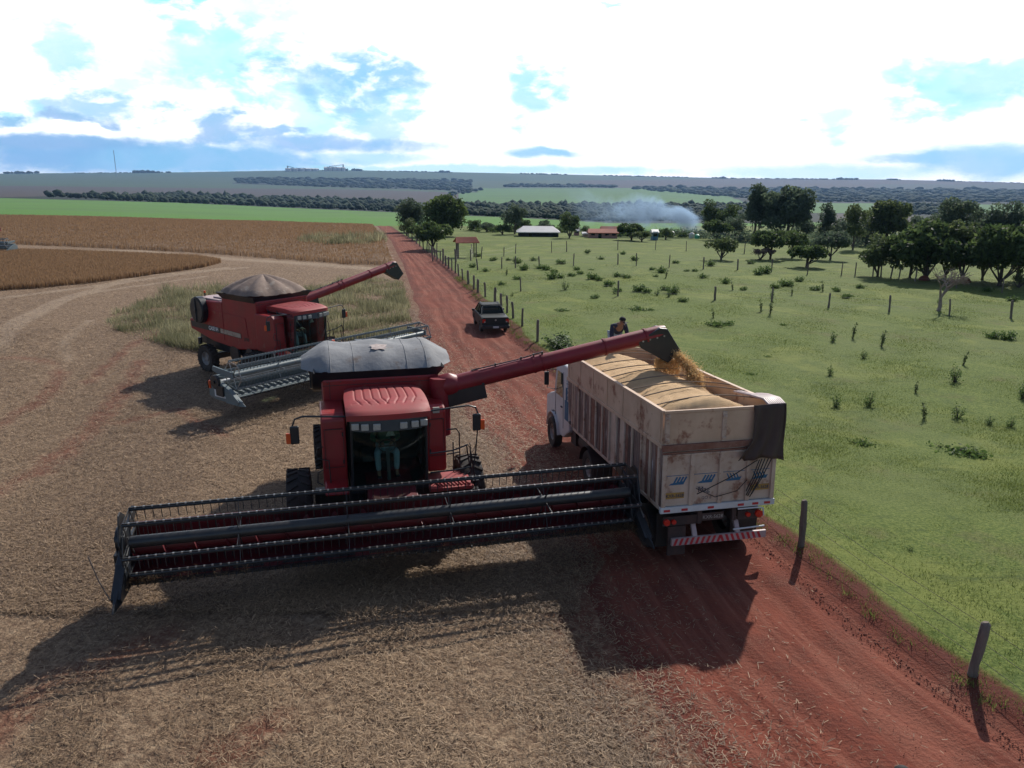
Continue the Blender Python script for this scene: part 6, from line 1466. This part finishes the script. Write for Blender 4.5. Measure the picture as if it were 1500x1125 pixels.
def mast():
    az = math.atan((163 - 750) / 1160.0); d = 4200.0; x, y = d * math.sin(az), d * math.cos(az); t = empty('radio_mast', (x, y, float(zt(x, y))), 0, 'thin tall radio mast rising above the left skyline', 'mast'); m = MB()
    H = 33 * d / 1150
    for k in range(3):
        a = k * 2.094; m.ring([(math.cos(a) * 1.6, math.sin(a) * 1.6, 0), (math.cos(a) * 1.0, math.sin(a) * 1.0, H)], .45, 4)
    for k in range(24): z_ = k * H / 24; m.bar((1.5, 0, z_), (-.8, 1.4, z_ + H / 24), .4); m.bar((-.8, 1.4, z_), (-.8, -1.4, z_ + H / 24), .4)
    m.obj('lattice', 'greymetal', t)
mast()

# ------------------------------------------------------------------ smoke and haze
def volume_box(name, x0, x1, y0, y1, z0, z1, dens, col, label, kind='stuff', noise=None, ani=.3):
    m = MB(); m.b2(x0, x1, y0, y1, z0, z1)
    mt_ = bpy.data.materials.new(name); mt_.use_nodes = True; nt = mt_.node_tree; nt.nodes.clear(); n = N(nt)
    v = n.node('ShaderNodeVolumePrincipled'); v.inputs['Color'].default_value = (*col, 1); v.inputs['Anisotropy'].default_value = ani
    if noise: n.set(v.inputs['Density'], noise(n))
    else: v.inputs['Density'].default_value = dens
    o_ = n.node('ShaderNodeOutputMaterial'); nt.links.new(v.outputs[0], o_.inputs['Volume'])
    o = m.obj(name, mt_); tag(o, label, None, kind=kind); return o
sg = G0(1030, 349); s0 = G0(870, 349)
def smoke_density(n):
    tc = n.node('ShaderNodeTexCoord').outputs['Object']; sp = n.node('ShaderNodeSeparateXYZ'); n.nt.links.new(tc, sp.inputs[0]); x, y, z = sp.outputs
    zb = sg.z; w = n.noise(n.scalev(tc, (1, 1, 1.3)), .16, 5.0, .65, 1.2)
    u = n.m('DIVIDE', n.m('SUBTRACT', sg.x - .5, x), 24.0)         # 0 at the source, 1 far left (downwind)
    cz = n.m('ADD', zb + 2.0, n.m('MULTIPLY', n.m('POWER', n.m('MAXIMUM', u, 0.0), .30), 2.3))
    th = n.m('ADD', 1.6, n.m('MULTIPLY', n.m('POWER', n.m('MAXIMUM', u, 0.0), .5), 1.9)); dz = n.m('DIVIDE', n.m('SUBTRACT', z, cz), th); dy = n.m('DIVIDE', n.m('SUBTRACT', y, sg.y + 4.0), 3.5)
    r = n.m('ADD', n.m('MULTIPLY', dz, dz), n.m('MULTIPLY', dy, dy)); sh = n.ss(n.m('ADD', r, n.m('MULTIPLY', n.m('SUBTRACT', w, .5), 7.0)), -.2, 1.2, 1.0, 0.0)
    e = n.m('MULTIPLY', n.ss(u, -.06, .06), n.ss(u, .3, 1.0, 1.0, 0.0)); fall = n.m('DIVIDE', .55, n.m('ADD', 1.0, n.m('MULTIPLY', u, 3.0)))
    return n.m('MULTIPLY', n.m('MULTIPLY', sh, e), fall)
sm = volume_box('smoke', sg.x - 25, sg.x + 2.5, sg.y - 1, sg.y + 9, sg.z - .3, sg.z + 9, 0, (.50, .72, 1.0), 'thin blue grey smoke drifting left from behind the farm trees', noise=smoke_density)
hz = volume_box('haze', -6500, 6500, -260, 7400, -80, 240, 7.5e-5, (.36, .60, 1.0), 'blue haze filling the air over the far fields', ani=.2)
